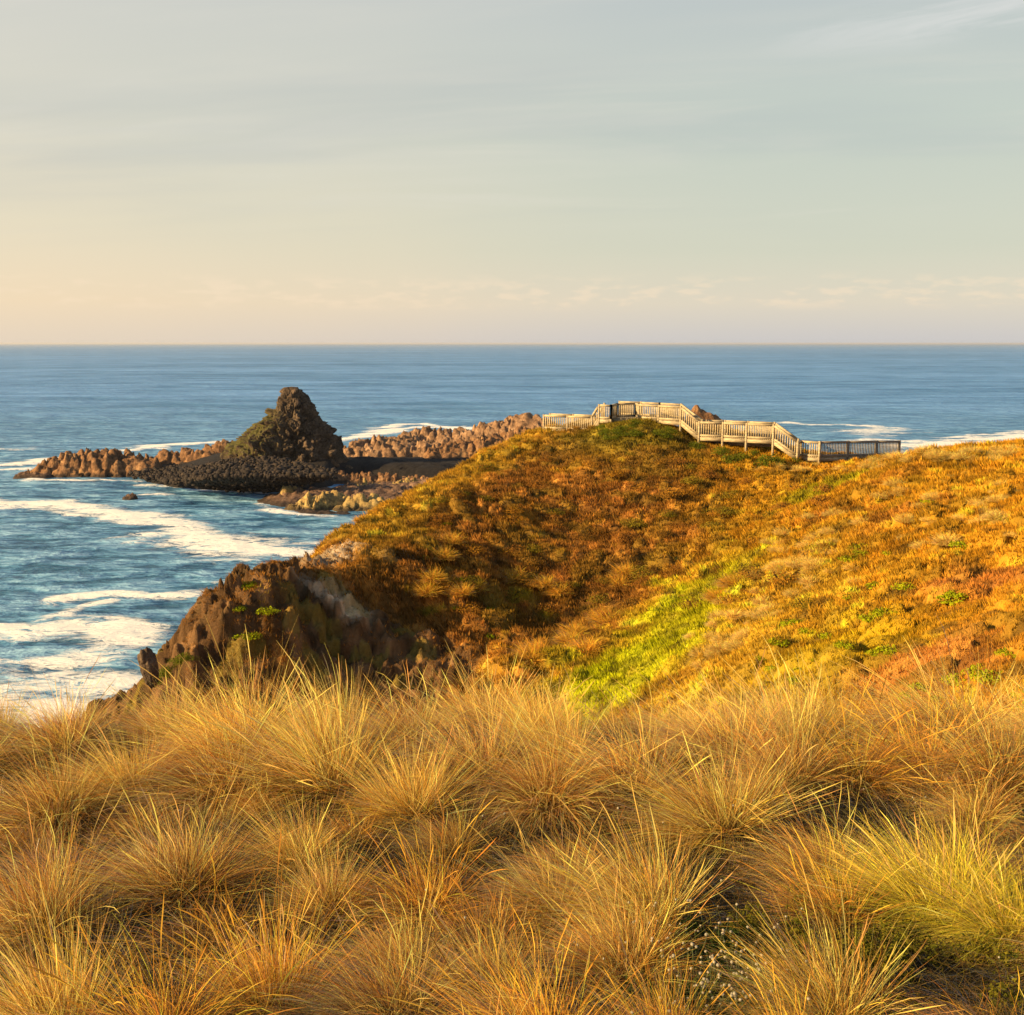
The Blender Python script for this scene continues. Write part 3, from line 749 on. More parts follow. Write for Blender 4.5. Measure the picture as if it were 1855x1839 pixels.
topb = np.interp(uu, [200, 300, 380, 420, 470, 520, 600, 640], [862, 850, 840, 826, 826, 842, 854, 860]); botb = np.interp(uu, [200, 235, 300, 380, 450, 520, 560, 610], [858, 863, 870, 882, 889, 886, 874, 864])
ins = np.minimum(botb - 5 - vv, 12) / 4.0
GZ = np.where(ins > 0, shelf_z(GX, GY) - .25, shelf_z(GX, GY) + ins * 3.0 - .25) + .25 * fbm(GX * .5, GY * .5, seed=90)
GZ = np.where((GX < -108) , -2, GZ) - 9 * sstep(GX, -56, -46)
structure(mesh_obj('pebble_beach', np.stack([GX.ravel(), GY.ravel(), GZ.ravel()], 1), grid_faces(ny_, nx_), M_sand, smooth=True))
bp = []
for s in range(4):
    V, F = boulder_mesh(2, s + 20, (1, .85, .75)); me_o = mesh_obj('boulder', V, F, M_black); bp.append(me_o)
for i, (x, y, z, s, th) in enumerate(big):
    o = bp[i] if i < 4 else link(bp[i % 4].copy())
    o.location = (x, y, z); o.scale = (s, s, s); o.rotation_euler = (0, 0, th)
    o.name = 'boulder'
    thing(o, 'large black boulder lying among the small black beach stones', 'boulder', 'large boulders on the black beach')

# fan of dark stones right of the stack, whose shadow is in the colour
thing(rock_field('shaded_stone_bank', [A3(600, 838, 335, 7), A3(660, 828, 346, 11), A3(720, 836, 340, 12), A3(790, 840, 338, 12)], M_sand, res=.6, seed=33, rough=.35, blocky=.5, jag=.3),
      'smooth bank of dark stones with the stack shadow painted in, running right from the foot of the stack', 'stone bank')

# rock top behind the viewing platform
thing(rock_field('boulder', [(at(1262, 745, 103)[0], 103, at(1268, 737, 103)[2], 1.6), (at(1290, 750, 103)[0], 103, at(1290, 752, 103)[2], 1.8), (at(1312, 758, 103)[0], 103, at(1312, 763, 103)[2], 1.5)],
      M_orange, res=.12, seed=34, rough=.30, base=28.0, jag=.3, blocky=.35), 'dark boulder showing above the rail behind the stairs', 'boulder')
# rock pinnacle at the left edge of the cliff
p = at(270, 1210, 43.0)
V, F = boulder_mesh(4, 41, (.34, .34, .95))
V[:, 0] += -.12 * V[:, 2]
pin = mesh_obj('rock_pinnacle', V, F, M_pyramid); pin.location = (p[0], 43.0, p[2] + 0.05); pin.scale = (1, 1, .9)
thing(pin, 'small dark rock pinnacle standing on the left edge of the cliff', 'rock')

# ------------------------------------------------------------------ timber boardwalk
def box(verts, faces, c0, c1, w, h, upv=(0, 0, 1)):
    """a bar from c0 to c1, w wide sideways and h high, centred on the line"""
    a = Vector(c0); b = Vector(c1); d_ = (b - a).normalized(); u_ = Vector(upv)
    s_ = d_.cross(u_)
    if s_.length < 1e-4: s_ = Vector((1, 0, 0))
    s_.normalize(); u2 = s_.cross(d_).normalized()
    n = len(verts)
    for q in (a, b):
        for i, j in ((-1, -1), (1, -1), (1, 1), (-1, 1)):
            verts.append(tuple(q + s_ * (i * w / 2) + u2 * (j * h / 2)))
    faces += [(n, n + 3, n + 2, n + 1), (n + 4, n + 5, n + 6, n + 7), (n, n + 1, n + 5, n + 4), (n + 1, n + 2, n + 6, n + 5), (n + 2, n + 3, n + 7, n + 6), (n + 3, n, n + 4, n + 7)]
bw = empty('boardwalk', (12, 84, 34))
thing(bw, 'weathered timber boardwalk and stairs with slatted railings along the headland crest', 'boardwalk')
def part(name, bars, mat, parent):
    vs, fs = [], []
    for b_ in bars: box(vs, fs, *b_)
    V = np.array(vs); 
    root = parent if parent is bw else parent
    base = np.array(bw.location)
    o = mesh_obj(name, V - base, np.array(fs), mat, parent)
    return o
RH = 1.06
def rail_run(pts, shaded_side=False):
    """pts: list of (x, y, deck height, drop of post below the deck)"""
    for i, (x, y, z, dr) in enumerate(pts):
        pb = z - dr
        part('post', [((x, y, pb), (x, y, z + RH + .05), .155, .155, (0, 1, 0))], M_wood if not shaded_side else M_wood_shaded, bw)
    for i in range(len(pts) - 1):
        a = np.array(pts[i][:3]); b = np.array(pts[i + 1][:3])
        L = np.linalg.norm(b[:2] - a[:2])
        if L < .25: continue
        dd = (b - a) / L; off = .10
        a2 = a + dd * off; b2 = b - dd * off
        up = np.array([0, 0, 1.0])
        n = max(2, int((L - .2) / .17))
        pan = part('railing', [(tuple(a2 + up * .12 + dd * 0 + (b2 - a2) * t), tuple(a2 + up * (RH - .12) + (b2 - a2) * t), .075, .035, tuple(np.cross(dd, up))) for t in (np.arange(n) + .5) / n], M_wood if not shaded_side else M_wood_shaded, bw)
        part('handrail', [(tuple(a2 + up * (RH - .045)), tuple(b2 + up * (RH - .045)), .15, .15)], M_wood if not shaded_side else M_wood_shaded, pan)
        part('bottom_rail', [(tuple(a2 + up * .07), tuple(b2 + up * .07), .09, .13)], M_wood if not shaded_side else M_wood_shaded, pan)
def X_(u, Y): return (u - 927.5) / FPX * Y * 1.0 / (math.cos(TH) + 0.083 * math.sin(TH))
L1, L2, L3, L4 = E - 5.65 - RH, E - 4.70 - RH, E - 5.75 - RH, E - 6.88 - RH
near_pts = [[(X_(985, 88.0), 88.0, L1, .5), (X_(1028, 87), 87, L1, .5), (X_(1072, 86), 86, L1, .5), (X_(1085, 85.6), 85.6, L2, 1.2), (X_(1107, 85), 85, L2, .9)],
            [(X_(1107, 85), 85, L2, 0.02), (X_(1117, 87.2), 87.2, L2, .5)],
            [(X_(1117, 87.2), 87.2, L2, .02), (X_(1151, 88.2), 88.2, L2, .5)],
            [(X_(1151, 88.2), 88.2, L2, .02), (X_(1157, 86), 86, L2, .5), (X_(1193, 84.6), 84.6, L2, .9), (X_(1233, 83), 83, L2, 1.6), (X_(1267, 81.8), 81.8, L3, 1.2), (X_(1310, 81), 81, L3, 1.5),
             (X_(1353, 80), 80, L3, 1.9), (X_(1402, 79), 79, L3, 2.1), (X_(1447, 78), 78, L4, .6), (X_(1453, 78.6), 78.6, L4, .6), (X_(1487, 77.6), 77.6, L4, .6)],
            ]
shaded_pts = [(X_(1487, 77.8), 77.8, L4, .6), (X_(1538, 79.6), 79.6, L4 - .13, .6), (X_(1590, 81.4), 81.4, L4 - .26, .6), (X_(1632, 83.0), 83.0, L4 - .40, .6)]
for r_ in near_pts: rail_run(r_)
rail_run(shaded_pts[0:1] and [tuple(shaded_pts[0][:3]) + (.02,)] + shaded_pts[1:], True)
# the far railing, 1.7 m behind
def shift(r_, w=1.7): return [(x + .55, y + w, z, .4) for x, y, z, _ in r_]
rail_run(shift([near_pts[0][0], near_pts[0][1], near_pts[0][2], near_pts[0][3]], 1.7))
far2 = shift([near_pts[3][2], near_pts[3][3]], 3.4) + shift(near_pts[3][4:9], 2.0)
rail_run(shift([(near_pts[1][1][0], 87.2, L2, .4), (X_(1157, 86), 86, L2, .4), near_pts[3][2]], 3.4))
rail_run(far2)
# decks between the railings
def deck(pts, w, side=1):
    bars = []
    for i in range(len(pts) - 1):
        a = Vector(pts[i][:3]); b = Vector(pts[i + 1][:3])
        L = (b - a).length
        if L < .3: continue
        m = Vector((.27, w / 2, -.03))
        nb = max(1, int(L / .15))
        up = Vector((0, 0, 1))
        for k in range(nb):
            q = a + (b - a) * ((k + .5) / nb)
            if abs(b.z - a.z) > .5: 
                nst = 7; q.z = a.z + (b.z - a.z) * (math.floor((k + .5) / nb * nst) + .5) / nst
            bars.append((tuple(q + Vector((0, -.02, -.03))), tuple(q + Vector((.55, w + .02, -.03))), L / nb * .93, .045))
    part('deck', bars, M_wood, bw)
    bars = []
    for i in range(len(pts) - 1):
        a = Vector(pts[i][:3]); b = Vector(pts[i + 1][:3])
        if (b - a).length < .3: continue
        for o_ in (Vector((0, .0, -.20)), Vector((.5, w - .1, -.20))):
            bars.append((tuple(a + o_), tuple(b + o_), .07, .26))
    part('beam', bars, M_wood, bw)
deck(near_pts[0], 1.7); deck([(X_(1107, 85), 86, L2), (X_(1157, 86), 86, L2)], 4.6); deck(near_pts[3][1:4], 3.4)
deck(near_pts[3][3:9], 2.0); deck(near_pts[3][8:], 1.7); deck(shaded_pts, 1.6)
# ground the posts: lengthen into the soil happens through their drop; cross bracing below the high part
part('beam', [((X_(1240, 83.6), 83.6, L3 - .55), (X_(1402, 80), 80, L3 - .55), .08, .20)], M_wood_shaded, bw)

# ------------------------------------------------------------------ grass tussocks
def blades(n, L, r0, tilt, bend, wind, width, seed, segs=5, c_base=(.07, .075, .012), c_tip=(.62, .36, .09), cvar=.25, heads=0.0, jit=.25, mid=.38, outward=1.0, sag=1.0):
    r = np.random.default_rng(seed)
    rad = r0 * np.sqrt(r.random(n)); az = r.uniform(0, 2 * math.pi, n)
    bx, by = rad * np.cos(az), rad * np.sin(az)
    Ln = L * r.uniform(.45, 1.08, n)
    th0 = tilt * (rad / r0) * outward + np.abs(r.normal(0, jit * .6, n))
    azd = az + r.normal(0, .55, n)
    dirx = np.sin(th0) * np.cos(azd) + wind[0] * .30 + r.normal(0, jit * .3, n); diry = np.sin(th0) * np.sin(azd) + wind[1] * .30 + r.normal(0, jit * .3, n)
    nl = 9; lk = r.integers(nl, size=n)
    lkx = r.normal(0, .36, nl)[lk]; lky = r.normal(0, .30, nl)[lk]; lkl = r.uniform(.72, 1.18, nl)[lk]; lkb = r.uniform(.4, 1.7, nl)[lk]
    big_ = 1.0 if n > 60 and r0 > .05 else 0.0
    dirx = dirx + big_ * lkx; diry = diry + big_ * lky; Ln = Ln * (lkl if big_ else 1.0)
    dirz = np.cos(th0)
    bnd = 1.25 * bend * r.uniform(.3, 1.6, n) * (lkb if big_ else 1.0)
    # bending direction: outward lean + wind
    ox = big_ * lkx * 1.5 + np.cos(azd) * .7 + wind[0] * 1.1 + r.normal(0, .3, n); oy = big_ * lky * 1.5 + np.sin(azd) * .7 + wind[1] * 1.1 + r.normal(0, .3, n)
    on = np.hypot(ox, oy) + 1e-6; ox /= on; oy /= on
    P = np.zeros((n, segs + 1, 3)); D = np.zeros((n, segs + 1, 3))
    P[:, 0, 0], P[:, 0, 1] = bx, by
    d_ = np.stack([dirx, diry, dirz], 1); d_ /= np.linalg.norm(d_, axis=1)[:, None]
    D[:, 0] = d_
    for k in range(segs):
        t = (k + 1) / segs
        d_ = d_ + np.stack([ox * bnd * t, oy * bnd * t, -sag * bnd * t * .85], 1) * (1.6 / segs) 
        d_ += r.normal(0, .035, (n, 3))
        d_ /= np.linalg.norm(d_, axis=1)[:, None]
        P[:, k + 1] = P[:, k] + d_ * (Ln / segs)[:, None]; D[:, k + 1] = d_
    P[:, :, 2] = np.maximum(P[:, :, 2], 0.01)
    fa = r.uniform(0, math.pi, n)
    side = np.stack([np.cos(fa), np.sin(fa), np.zeros(n)], 1)[:, None, :]
    side = side - (side * D).sum(-1, keepdims=True) * D; side /= (np.linalg.norm(side, axis=-1, keepdims=True) + 1e-6)
    t = np.linspace(0, 1, segs + 1)
    wd = width * r.uniform(.7, 1.3, n)[:, None] * (1 - .82 * t ** 1.6)[None, :]
    hm = r.random(n) < heads
    prof = np.interp(t, [0, .62, .74, .9, 1], [.55, .40, 1.9, 1.7, .3])
    wd = np.where(hm[:, None], width * prof[None, :], wd)
    A = P + side * wd[:, :, None] * .5; B = P - side * wd[:, :, None] * .5
    V = np.stack([A, B], 2).reshape(-1, 3)
    tt = np.clip((t - .04) / mid, 0, 1)[None, :, None]
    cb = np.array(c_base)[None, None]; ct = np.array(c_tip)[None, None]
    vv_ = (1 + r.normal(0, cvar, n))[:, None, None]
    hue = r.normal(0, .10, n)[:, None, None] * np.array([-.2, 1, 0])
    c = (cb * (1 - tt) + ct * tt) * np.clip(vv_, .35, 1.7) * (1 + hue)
    dead = (r.random(n) < .14)[:, None, None]
    c = np.where(dead, c * np.array([.45, .42, .6]), c)
    Cc = np.repeat(np.clip(c, .003, .9), 2, axis=1).reshape(-1, 3)
    m = 2 * (segs + 1)
    i = (np.arange(n) * m)[:, None] + (np.arange(segs) * 2)[None]; i = i.ravel()
    F = np.stack([i, i + 1, i + 3, i + 2], 1)
    return V, F, Cc
def merge(parts):
    vs, fs, cs, o = [], [], [], 0
    for V, F, C in parts:
        vs.append(V); fs.append(F + o); cs.append(C); o += len(V)
    return np.vstack(vs), np.vstack(fs), np.vstack(cs)
W_ = (-1.15, -0.20)
GOLD = (.95, .50, .068); PALE = (.95, .63, .17); RUST = (.78, .35, .055); YGRN = (.68, .56, .045); OLV_SHADE = (.026, .025, .006)  # olive base colour is darkened to paint in the shade among the roots
def tussock_mesh(kind, seed):
    mess = lambda n, L, w, cb, ct, sd_: blades(int(n * 1.7), L * 1.15, .32, 1.1, 1.25, W_, w, sd_, 6, cb, ct, mid=.4, jit=.9, cvar=.5)
    if kind == 'soft':      # brushed over dome of fine blades
        return merge([blades(1500, .80, .22, 1.15, .95, W_, .0034, seed, 7, OLV_SHADE, RUST, heads=0, mid=.75, jit=.4, cvar=.45),
                      blades(900, .86, .20, .9, .75, W_, .0030, seed + 1, 7, OLV_SHADE, PALE, heads=.0, mid=.5, jit=.4, cvar=.4),
                      mess(350, .62, .0030, OLV_SHADE, GOLD, seed + 5),
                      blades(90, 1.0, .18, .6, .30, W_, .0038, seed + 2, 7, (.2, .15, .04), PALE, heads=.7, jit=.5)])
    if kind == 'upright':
        return merge([blades(1250, .76, .20, .95, .50, W_, .0040, seed, 6, OLV_SHADE, GOLD, mid=.65, jit=.45, cvar=.45),
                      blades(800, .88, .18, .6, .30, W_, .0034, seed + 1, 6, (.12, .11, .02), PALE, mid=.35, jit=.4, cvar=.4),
                      mess(350, .60, .0032, OLV_SHADE, PALE, seed + 5),
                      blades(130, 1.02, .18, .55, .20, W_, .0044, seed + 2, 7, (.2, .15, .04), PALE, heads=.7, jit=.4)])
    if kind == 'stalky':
        return merge([blades(1400, .52, .26, 1.1, .75, W_, .0034, seed, 6, OLV_SHADE, RUST, mid=.6, jit=.6, cvar=.5),
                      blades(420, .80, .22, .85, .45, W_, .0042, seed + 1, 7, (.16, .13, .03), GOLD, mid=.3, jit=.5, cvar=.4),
                      mess(300, .70, .0036, OLV_SHADE, GOLD, seed + 5),
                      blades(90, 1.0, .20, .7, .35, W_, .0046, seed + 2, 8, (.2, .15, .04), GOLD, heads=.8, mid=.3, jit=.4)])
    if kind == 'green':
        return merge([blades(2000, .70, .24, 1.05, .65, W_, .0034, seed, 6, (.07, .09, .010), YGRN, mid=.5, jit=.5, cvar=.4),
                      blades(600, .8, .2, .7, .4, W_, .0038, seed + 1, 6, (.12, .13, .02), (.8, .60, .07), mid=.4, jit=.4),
                      mess(300, .6, .0032, OLV_SHADE, YGRN, seed + 5),
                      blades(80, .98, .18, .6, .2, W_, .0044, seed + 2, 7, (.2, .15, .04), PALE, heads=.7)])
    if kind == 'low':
        return merge([blades(1300, .42, .28, 1.25, .95, W_, .0032, seed, 6, OLV_SHADE, (.42, .24, .06), mid=.8, jit=.7, cvar=.5),
                      mess(350, .55, .0032, OLV_SHADE, RUST, seed + 5),
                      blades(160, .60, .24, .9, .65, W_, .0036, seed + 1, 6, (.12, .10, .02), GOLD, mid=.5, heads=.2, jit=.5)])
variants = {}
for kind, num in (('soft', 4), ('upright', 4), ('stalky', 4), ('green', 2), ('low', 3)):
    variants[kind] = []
    for s in range(num):
        V, F, C = tussock_mesh(kind, 100 * s + hash_k[kind] if False else 100 * s + {'soft': 1, 'upright': 2, 'stalky': 3, 'green': 4, 'low': 5}[kind] * 1000)
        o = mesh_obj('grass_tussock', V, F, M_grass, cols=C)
        COL.objects.unlink(o); variants[kind].append([o, False])
def put_tussock(kind, x, y, s, label, group, zs=1.0, rot=None):
    k = variants[kind][int(rng.integers(len(variants[kind])))]
    o = k[0] if not k[1] else k[0].copy()
    k[1] = True
    o.location = (x, y, float(ground(x, y)) - .03)
    o.scale = (s * rng.uniform(.85, 1.2), s, s * zs * rng.uniform(.85, 1.12)); o.rotation_euler = (0, 0, rng.uniform(-.95, .95) if rot is None else rot)
    o.name = 'grass_tussock'
    link(o)
    return thing(o, label, 'grass tussock', group)
G_T = 'golden grass tussocks on the near bank'
majors = [
 (90, 1490, 1.05, 'soft', 'big soft golden tussock at the left edge against the foam'),
 (225, 1440, .75, 'upright', 'thin golden tussock in front of the lowest cliff rocks'),
 (400, 1440, 1.05, 'soft', 'broad bright tussock brushed left below the dark cliff'),
 (585, 1425, 1.12, 'upright', 'brightest upright tussock below the eroded clay face'),
 (745, 1470, 1.0, 'upright', 'golden tussock with dark green base left of centre'),
 (860, 1410, .95, 'soft', 'far golden tussock at the crest just left of centre'),
 (985, 1460, 1.0, 'soft', 'rounded brown tussock below the dark gully, centre'),
 (1130, 1440, 1.1, 'soft', 'tall feathery tussock at the crest below the lime green patch'),
 (1300, 1500, 1.15, 'upright', 'large dense tussock at the crest right of the lime green patch'),
 (1420, 1420, .9, 'soft', 'greyish tussock on the crest left of the dark hollow'),
 (1540, 1415, .95, 'stalky', 'spiky orange tussock just above the dark hollow on the right'),
 (1660, 1400, .9, 'stalky', 'upright golden tussock on the crest below the red patch'),
 (1790, 1420, 1.0, 'soft', 'soft tussock on the crest beside the green bush'),
 (320, 1610, 1.15, 'soft', 'wide domed tussock with a deep shadow under it at left'),
 (60, 1690, 1.05, 'soft', 'olive based tussock low at the left edge'),
 (540, 1570, .85, 'upright', 'small arching tussock right of the wide dome'),
 (760, 1650, .95, 'stalky', 'tuft of straight orange stalks left of centre in mid bank'),
 (1000, 1650, 1.0, 'soft', 'low rounded tussock with glowing crown in the middle of the bank'),
 (1165, 1660, 1.05, 'upright', 'tall golden fan right of the glowing rounded tussock'),
 (1500, 1660, .85, 'stalky', 'open spiky tuft below the dark hollow'),
 (1690, 1650, 1.1, 'green', 'large yellow green tussock at right'),
 (1820, 1690, .9, 'green', 'yellow green tussock at the right edge'),
 (480, 1820, 1.05, 'stalky', 'tall bright seed stalks rising at lower left'),
 (90, 1880, 1.0, 'upright', 'golden tussock in the bottom left corner'),
 (270, 1900, .95, 'stalky', 'orange stalky tussock on the bottom edge at left'),
 (700, 1850, .9, 'soft', 'brown swept tussock on the bottom edge left of centre'),
 (960, 1900, .95, 'stalky', 'orange tussock in the bottom centre'),
 (1190, 1900, .8, 'stalky', 'thin stalks beside the white flower patch'),
 (1430, 1930, .65, 'stalky', 'short tuft of seed stalks right of the white flower patch'),
 (1780, 1900, .85, 'low', 'low brown tangle of grass in the bottom right corner'),
]
for u, v, s, kind, lab in majors:
    h = hit(u, min(v, 2100), 1.6, 14.0)
    if h is None: h = (0, 8, 0)
    put_tussock(kind, h[0], h[1], s * (.68 + .36 * float(sstep(h[1], 6.3, 8.6))), lab, G_T)
# filler tussocks
placed = [hit(u, v, 1.6, 14.0)[:2] for u, v, *_ in majors if hit(u, v, 1.6, 14.0)]
cnt = 0; tries = 0
while cnt < 105 and tries < 8000:
    tries += 1
    y = rng.uniform(3.2, 11.8); x = rng.uniform(-1, 1) * (0.53 * y + .9)
    u, v = project(x, y, float(ground(x, y)))
    dmin = min(math.hypot(x - a, y - b) for a, b in placed)
    if dmin < .47 + .12 * rng.random(): continue
    # keep the dark hollow and the flower patch open
    if ((u - 1580) / 170) ** 2 + ((v - 1490) / 45) ** 2 < 1 or ((u - 1290) / 150) ** 2 + ((v - 1790) / 100) ** 2 < 1 or ((u - 1480) / 110) ** 2 + ((v - 1750) / 50) ** 2 < 1: continue
    if ((u - 860) / 110) ** 2 + ((v - 1510) / 36) ** 2 < 1 or ((u - 470) / 80) ** 2 + ((v - 1660) / 36) ** 2 < 1: continue
    placed.append((x, y))
    crest = y > 8.2 and not (105 < u < 300)
    k = ['soft', 'upright', 'stalky', 'low', 'low', 'soft'][int(rng.integers(6))]
    if crest: k = ['soft', 'upright'][int(rng.integers(2))]
    put_tussock(k, x, y, rng.uniform(.34, .60) * (1.7 if crest else 1) if k != 'low' else rng.uniform(.55, .9),
                {'soft': 'smaller soft brushed tussock filling the gaps between the large ones', 'upright': 'smaller upright golden tussock filling the gaps between the large ones',
                 'stalky': 'smaller tussock with loose orange stalks between the large ones', 'low': 'low brown tuft in the shade between the large tussocks'}[k], 'smaller tussocks between the large ones')
    cnt += 1
# short grass and litter between them
def scatter_blades(name, xs, ys_, L, width, cb, ct, seed, lab, cat, segs=3, bendv=.6):
    n = len(xs)
    V, F, C = blades(n, 1.0, .001, .9, bendv, (W_[0] * .6, W_[1]), 1.0, seed, segs, cb, ct, cvar=.35, jit=.8)
    m = 2 * (segs + 1)
    V = V.reshape(n, m, 3)
    # blade centre line scaled by its length, width kept in metres
    mid_ = (V[:, 0::2] + V[:, 1::2]) / 2; hw = (V[:, 0::2] - V[:, 1::2]) / 2
    Ls = np.asarray(L)[:, None, None]
    A = mid_ * Ls + hw * np.asarray(width)[:, None, None]; B = mid_ * Ls - hw * np.asarray(width)[:, None, None]
    g = ground(xs, ys_)
    base = np.stack([xs, ys_, g], 1)[:, None]
    V = np.stack([A + base, B + base], 2).reshape(-1, 3)
    return V, F, C
n = 110000
yy = rng.uniform(2.6, 12.5, n * 2) ** 1.0; xx = rng.uniform(-1, 1, n * 2) * (0.55 * yy + 1.0)
keep = rng.random(n * 2) < np.clip(1.2 - yy / 16, .3, 1); yy, xx = yy[keep][:n], xx[keep][:n]
V, F, C = scatter_blades('g', xx, yy, rng.uniform(.10, .30, len(xx)), rng.uniform(.0025, .0045, len(xx)), (.035, .036, .008), (.17, .115, .03), 900, '', '')
gg = mesh_obj('short_grass', V, F, M_grass, cols=C)
thing(gg, 'short olive and straw coloured grass covering the ground between the tussocks', 'grass', kind='stuff')
# low leafy herbs at the lower right
def leaf_clump(n, R, h, size, c1, c2, seed, flat=.5, quad=False):
    r = np.random.default_rng(seed)
    # leaf clumps through the volume of a dome with an uneven outline
    dirs = r.normal(size=(n, 3)); dirs[:, 2] = np.abs(dirs[:, 2]); dirs /= np.linalg.norm(dirs, axis=1)[:, None]
    rr = r.random(n) ** .42
    lump = 1 + .35 * fbm(dirs[:, 0] * 2.2 + seed, dirs[:, 1] * 2.2, dirs[:, 2] * 2.2, octv=2, seed=seed)
    c = dirs * (rr * lump)[:, None] * np.array([R, R, h])
    nrm = dirs + r.normal(0, flat, (n, 3)); nrm /= np.linalg.norm(nrm, axis=1)[:, None]
    t1 = np.cross(nrm, r.normal(size=(n, 3))); t1 /= np.linalg.norm(t1, axis=1)[:, None]; t2 = np.cross(nrm, t1)
    s = size * r.uniform(.6, 1.4, n)[:, None]
    V = np.stack([c - t1 * s, c + t2 * s * .42 , c + t1 * s, c - t2 * s * .42], 1).reshape(-1, 3)
    F = (np.arange(n) * 4)[:, None] + np.array([0, 1, 2, 3])[None]
    mixv = np.clip(.5 + .9 * fbm(c[:, 0] / R * 1.4, c[:, 1] / R * 1.4, c[:, 2] / R * 1.4, seed=seed + 3, octv=2) + r.normal(0, .18, n), 0, 1)[:, None]
    col = np.array(c1) * (1 - mixv) + np.array(c2) * mixv
    return V, F, np.repeat(col, 4, axis=0)
parts_ = []
for i in range(60):
    u = rng.uniform(1330, 1850); v = rng.uniform(1640, 1850)
    h = hit(u, v, 1.6, 12)
    V, F, C = leaf_clump(130, .10, .12, .012, (.035, .045, .008), (.17, .15, .015), 500 + i, .9)
    parts_.append((V + np.array([h[0], h[1], h[2] + .02]), F, C))
V, F, C = merge(parts_)
thing(mesh_obj('leafy_herbs', V, F, M_leaf, cols=C), 'low green and yellow leafy herbs under the grass at lower right', 'herbs', kind='stuff')
parts_ = []
for i in range(46):
    u = rng.normal(1290, 75); v = rng.uniform(1690, 1860)
    h = hit(u, v, 1.6, 12)
    V, F, C = leaf_clump(160, .11, .10, .010, (.018, .035, .010), (.06, .09, .02), 700 + i, .9)
    parts_.append((V + np.array([h[0], h[1], h[2] + .01]), F, C))
V, F, C = merge(parts_)
thing(mesh_obj('dark_herb_mat', V, F, M_leaf, cols=C), 'dark green mat of herbs under the white flowers', 'herbs', kind='stuff')
# white button flowers
def simple_mat(name, c, rough=.8):
    m, t = newmat(name)
    P = t.n('ShaderNodeNewGeometry').outputs['Position']
    k = t.ss(t.noise(P, 300.0, 2), .3, .7)
    cc = t.mix(k, (c[0] * .7, c[1] * .7, c[2] * .65, 1), (c[0], c[1], c[2], 1))
    p = t.n('ShaderNodeBsdfPrincipled', i={'Base Color': cc, 'Roughness': rough})
    t.link(p.outputs[0], t.n('ShaderNodeOutputMaterial').inputs[0]); return m
M_white = simple_mat('white_petals', (.30, .27, .21)); M_stem = simple_mat('green_stem', (.08, .10, .03))
flower = None
def make_flower():
    V, F = boulder_mesh(2, 61, (1, 1, .9)); V = V * .0085 + np.array([0, 0, .13])
    V2 = []; F2 = []; box(V2, F2, (0, 0, 0), (0.006, .003, .125), .0022, .0022, (0, 1, 0))
    me = mesh_obj('white_flower', np.vstack([V, V2]), [F, np.array(F2) + len(V)], M_white)
    me.data.materials.append(M_stem)
    idx = np.zeros(len(me.data.polygons), np.int32); idx[len(F):] = 1
    me.data.polygons.foreach_set('material_index', idx)
    return me
spots = []
for i in range(125):
    u = rng.normal(1300, 60); v = rng.normal(1795, 38); spots.append((u, v + 30))
for i in range(45):
    spots.append((rng.normal(1230, 110), rng.normal(1700, 28) + 30))
for (u, v) in [(330,1490),(870,1500),(905,1490),(640,1500),(850,1690),(1083,1462),(1118,1480),(1200,1500),(1315,1480),(1330,1485),(1360,1480),(1560,1385),(1556,1395),(1565,1440),(1625,1378),(1645,1458),(1660,1455),(1675,1458),(1830,1790),(615,1540),(1730,1625),(1500,1768),(840,1790),(1470,1795),(1813,1745),(760,1650),(343,1805)]:
    spots.append((u, v + 25))
for (u, v) in spots:
    h = hit(u, v, 1.5, 14)
    if h is None: continue
    if flower is None: flower = make_flower(); o = flower
    else: o = link(flower.copy())
    o.location = (h[0], h[1], h[2] + rng.uniform(.02, .09)); k = rng.uniform(.55, 1.0); o.scale = (k, k, k)
    o.rotation_euler = (rng.uniform(-.4, .4), rng.uniform(-.4, .4), rng.uniform(0, 6))
    o.name = 'white_flower'
    thing(o, 'small round white button flower on a thin stem among the grass', 'flower', 'white button flowers')

# ------------------------------------------------------------------ cover of the headland slope
n = 400000
yy = 11.5 + (97 - 11.5) * rng.random(n) ** 1.15
half = 7 + .52 * yy
xx = rng.uniform(-1, 1, n) * half
zz = ground(xx, yy)
uu, vv = project(xx, yy, zz)
m = (uu > -60) & (uu < 1920) & (vv < 1500) & (edge_dist(xx, yy) < 2.5)
xx, yy, zz = xx[m], yy[m], zz[m]
rk = rockiness(xx, yy)
facem = np.maximum(np.exp(-(((xx + 6.5) / 4.2) ** 2 + ((yy - 48.6) / 3.4) ** 2)), np.exp(-(((xx - P2(600, 1010, 56)[0]) / 1.6) ** 2 + ((yy - 56) / 3.2) ** 2)))
m = rng.random(len(xx)) > np.maximum(rk * .22, np.clip(facem * 1.3 - .1, 0, .82))
xx, yy, zz, rk = xx[m], yy[m], zz[m], rk[m]
cc = cover_colour(xx, yy, False)
patchn = fbm(xx * .55, yy * .55, seed=55, octv=3)
n = len(xx)
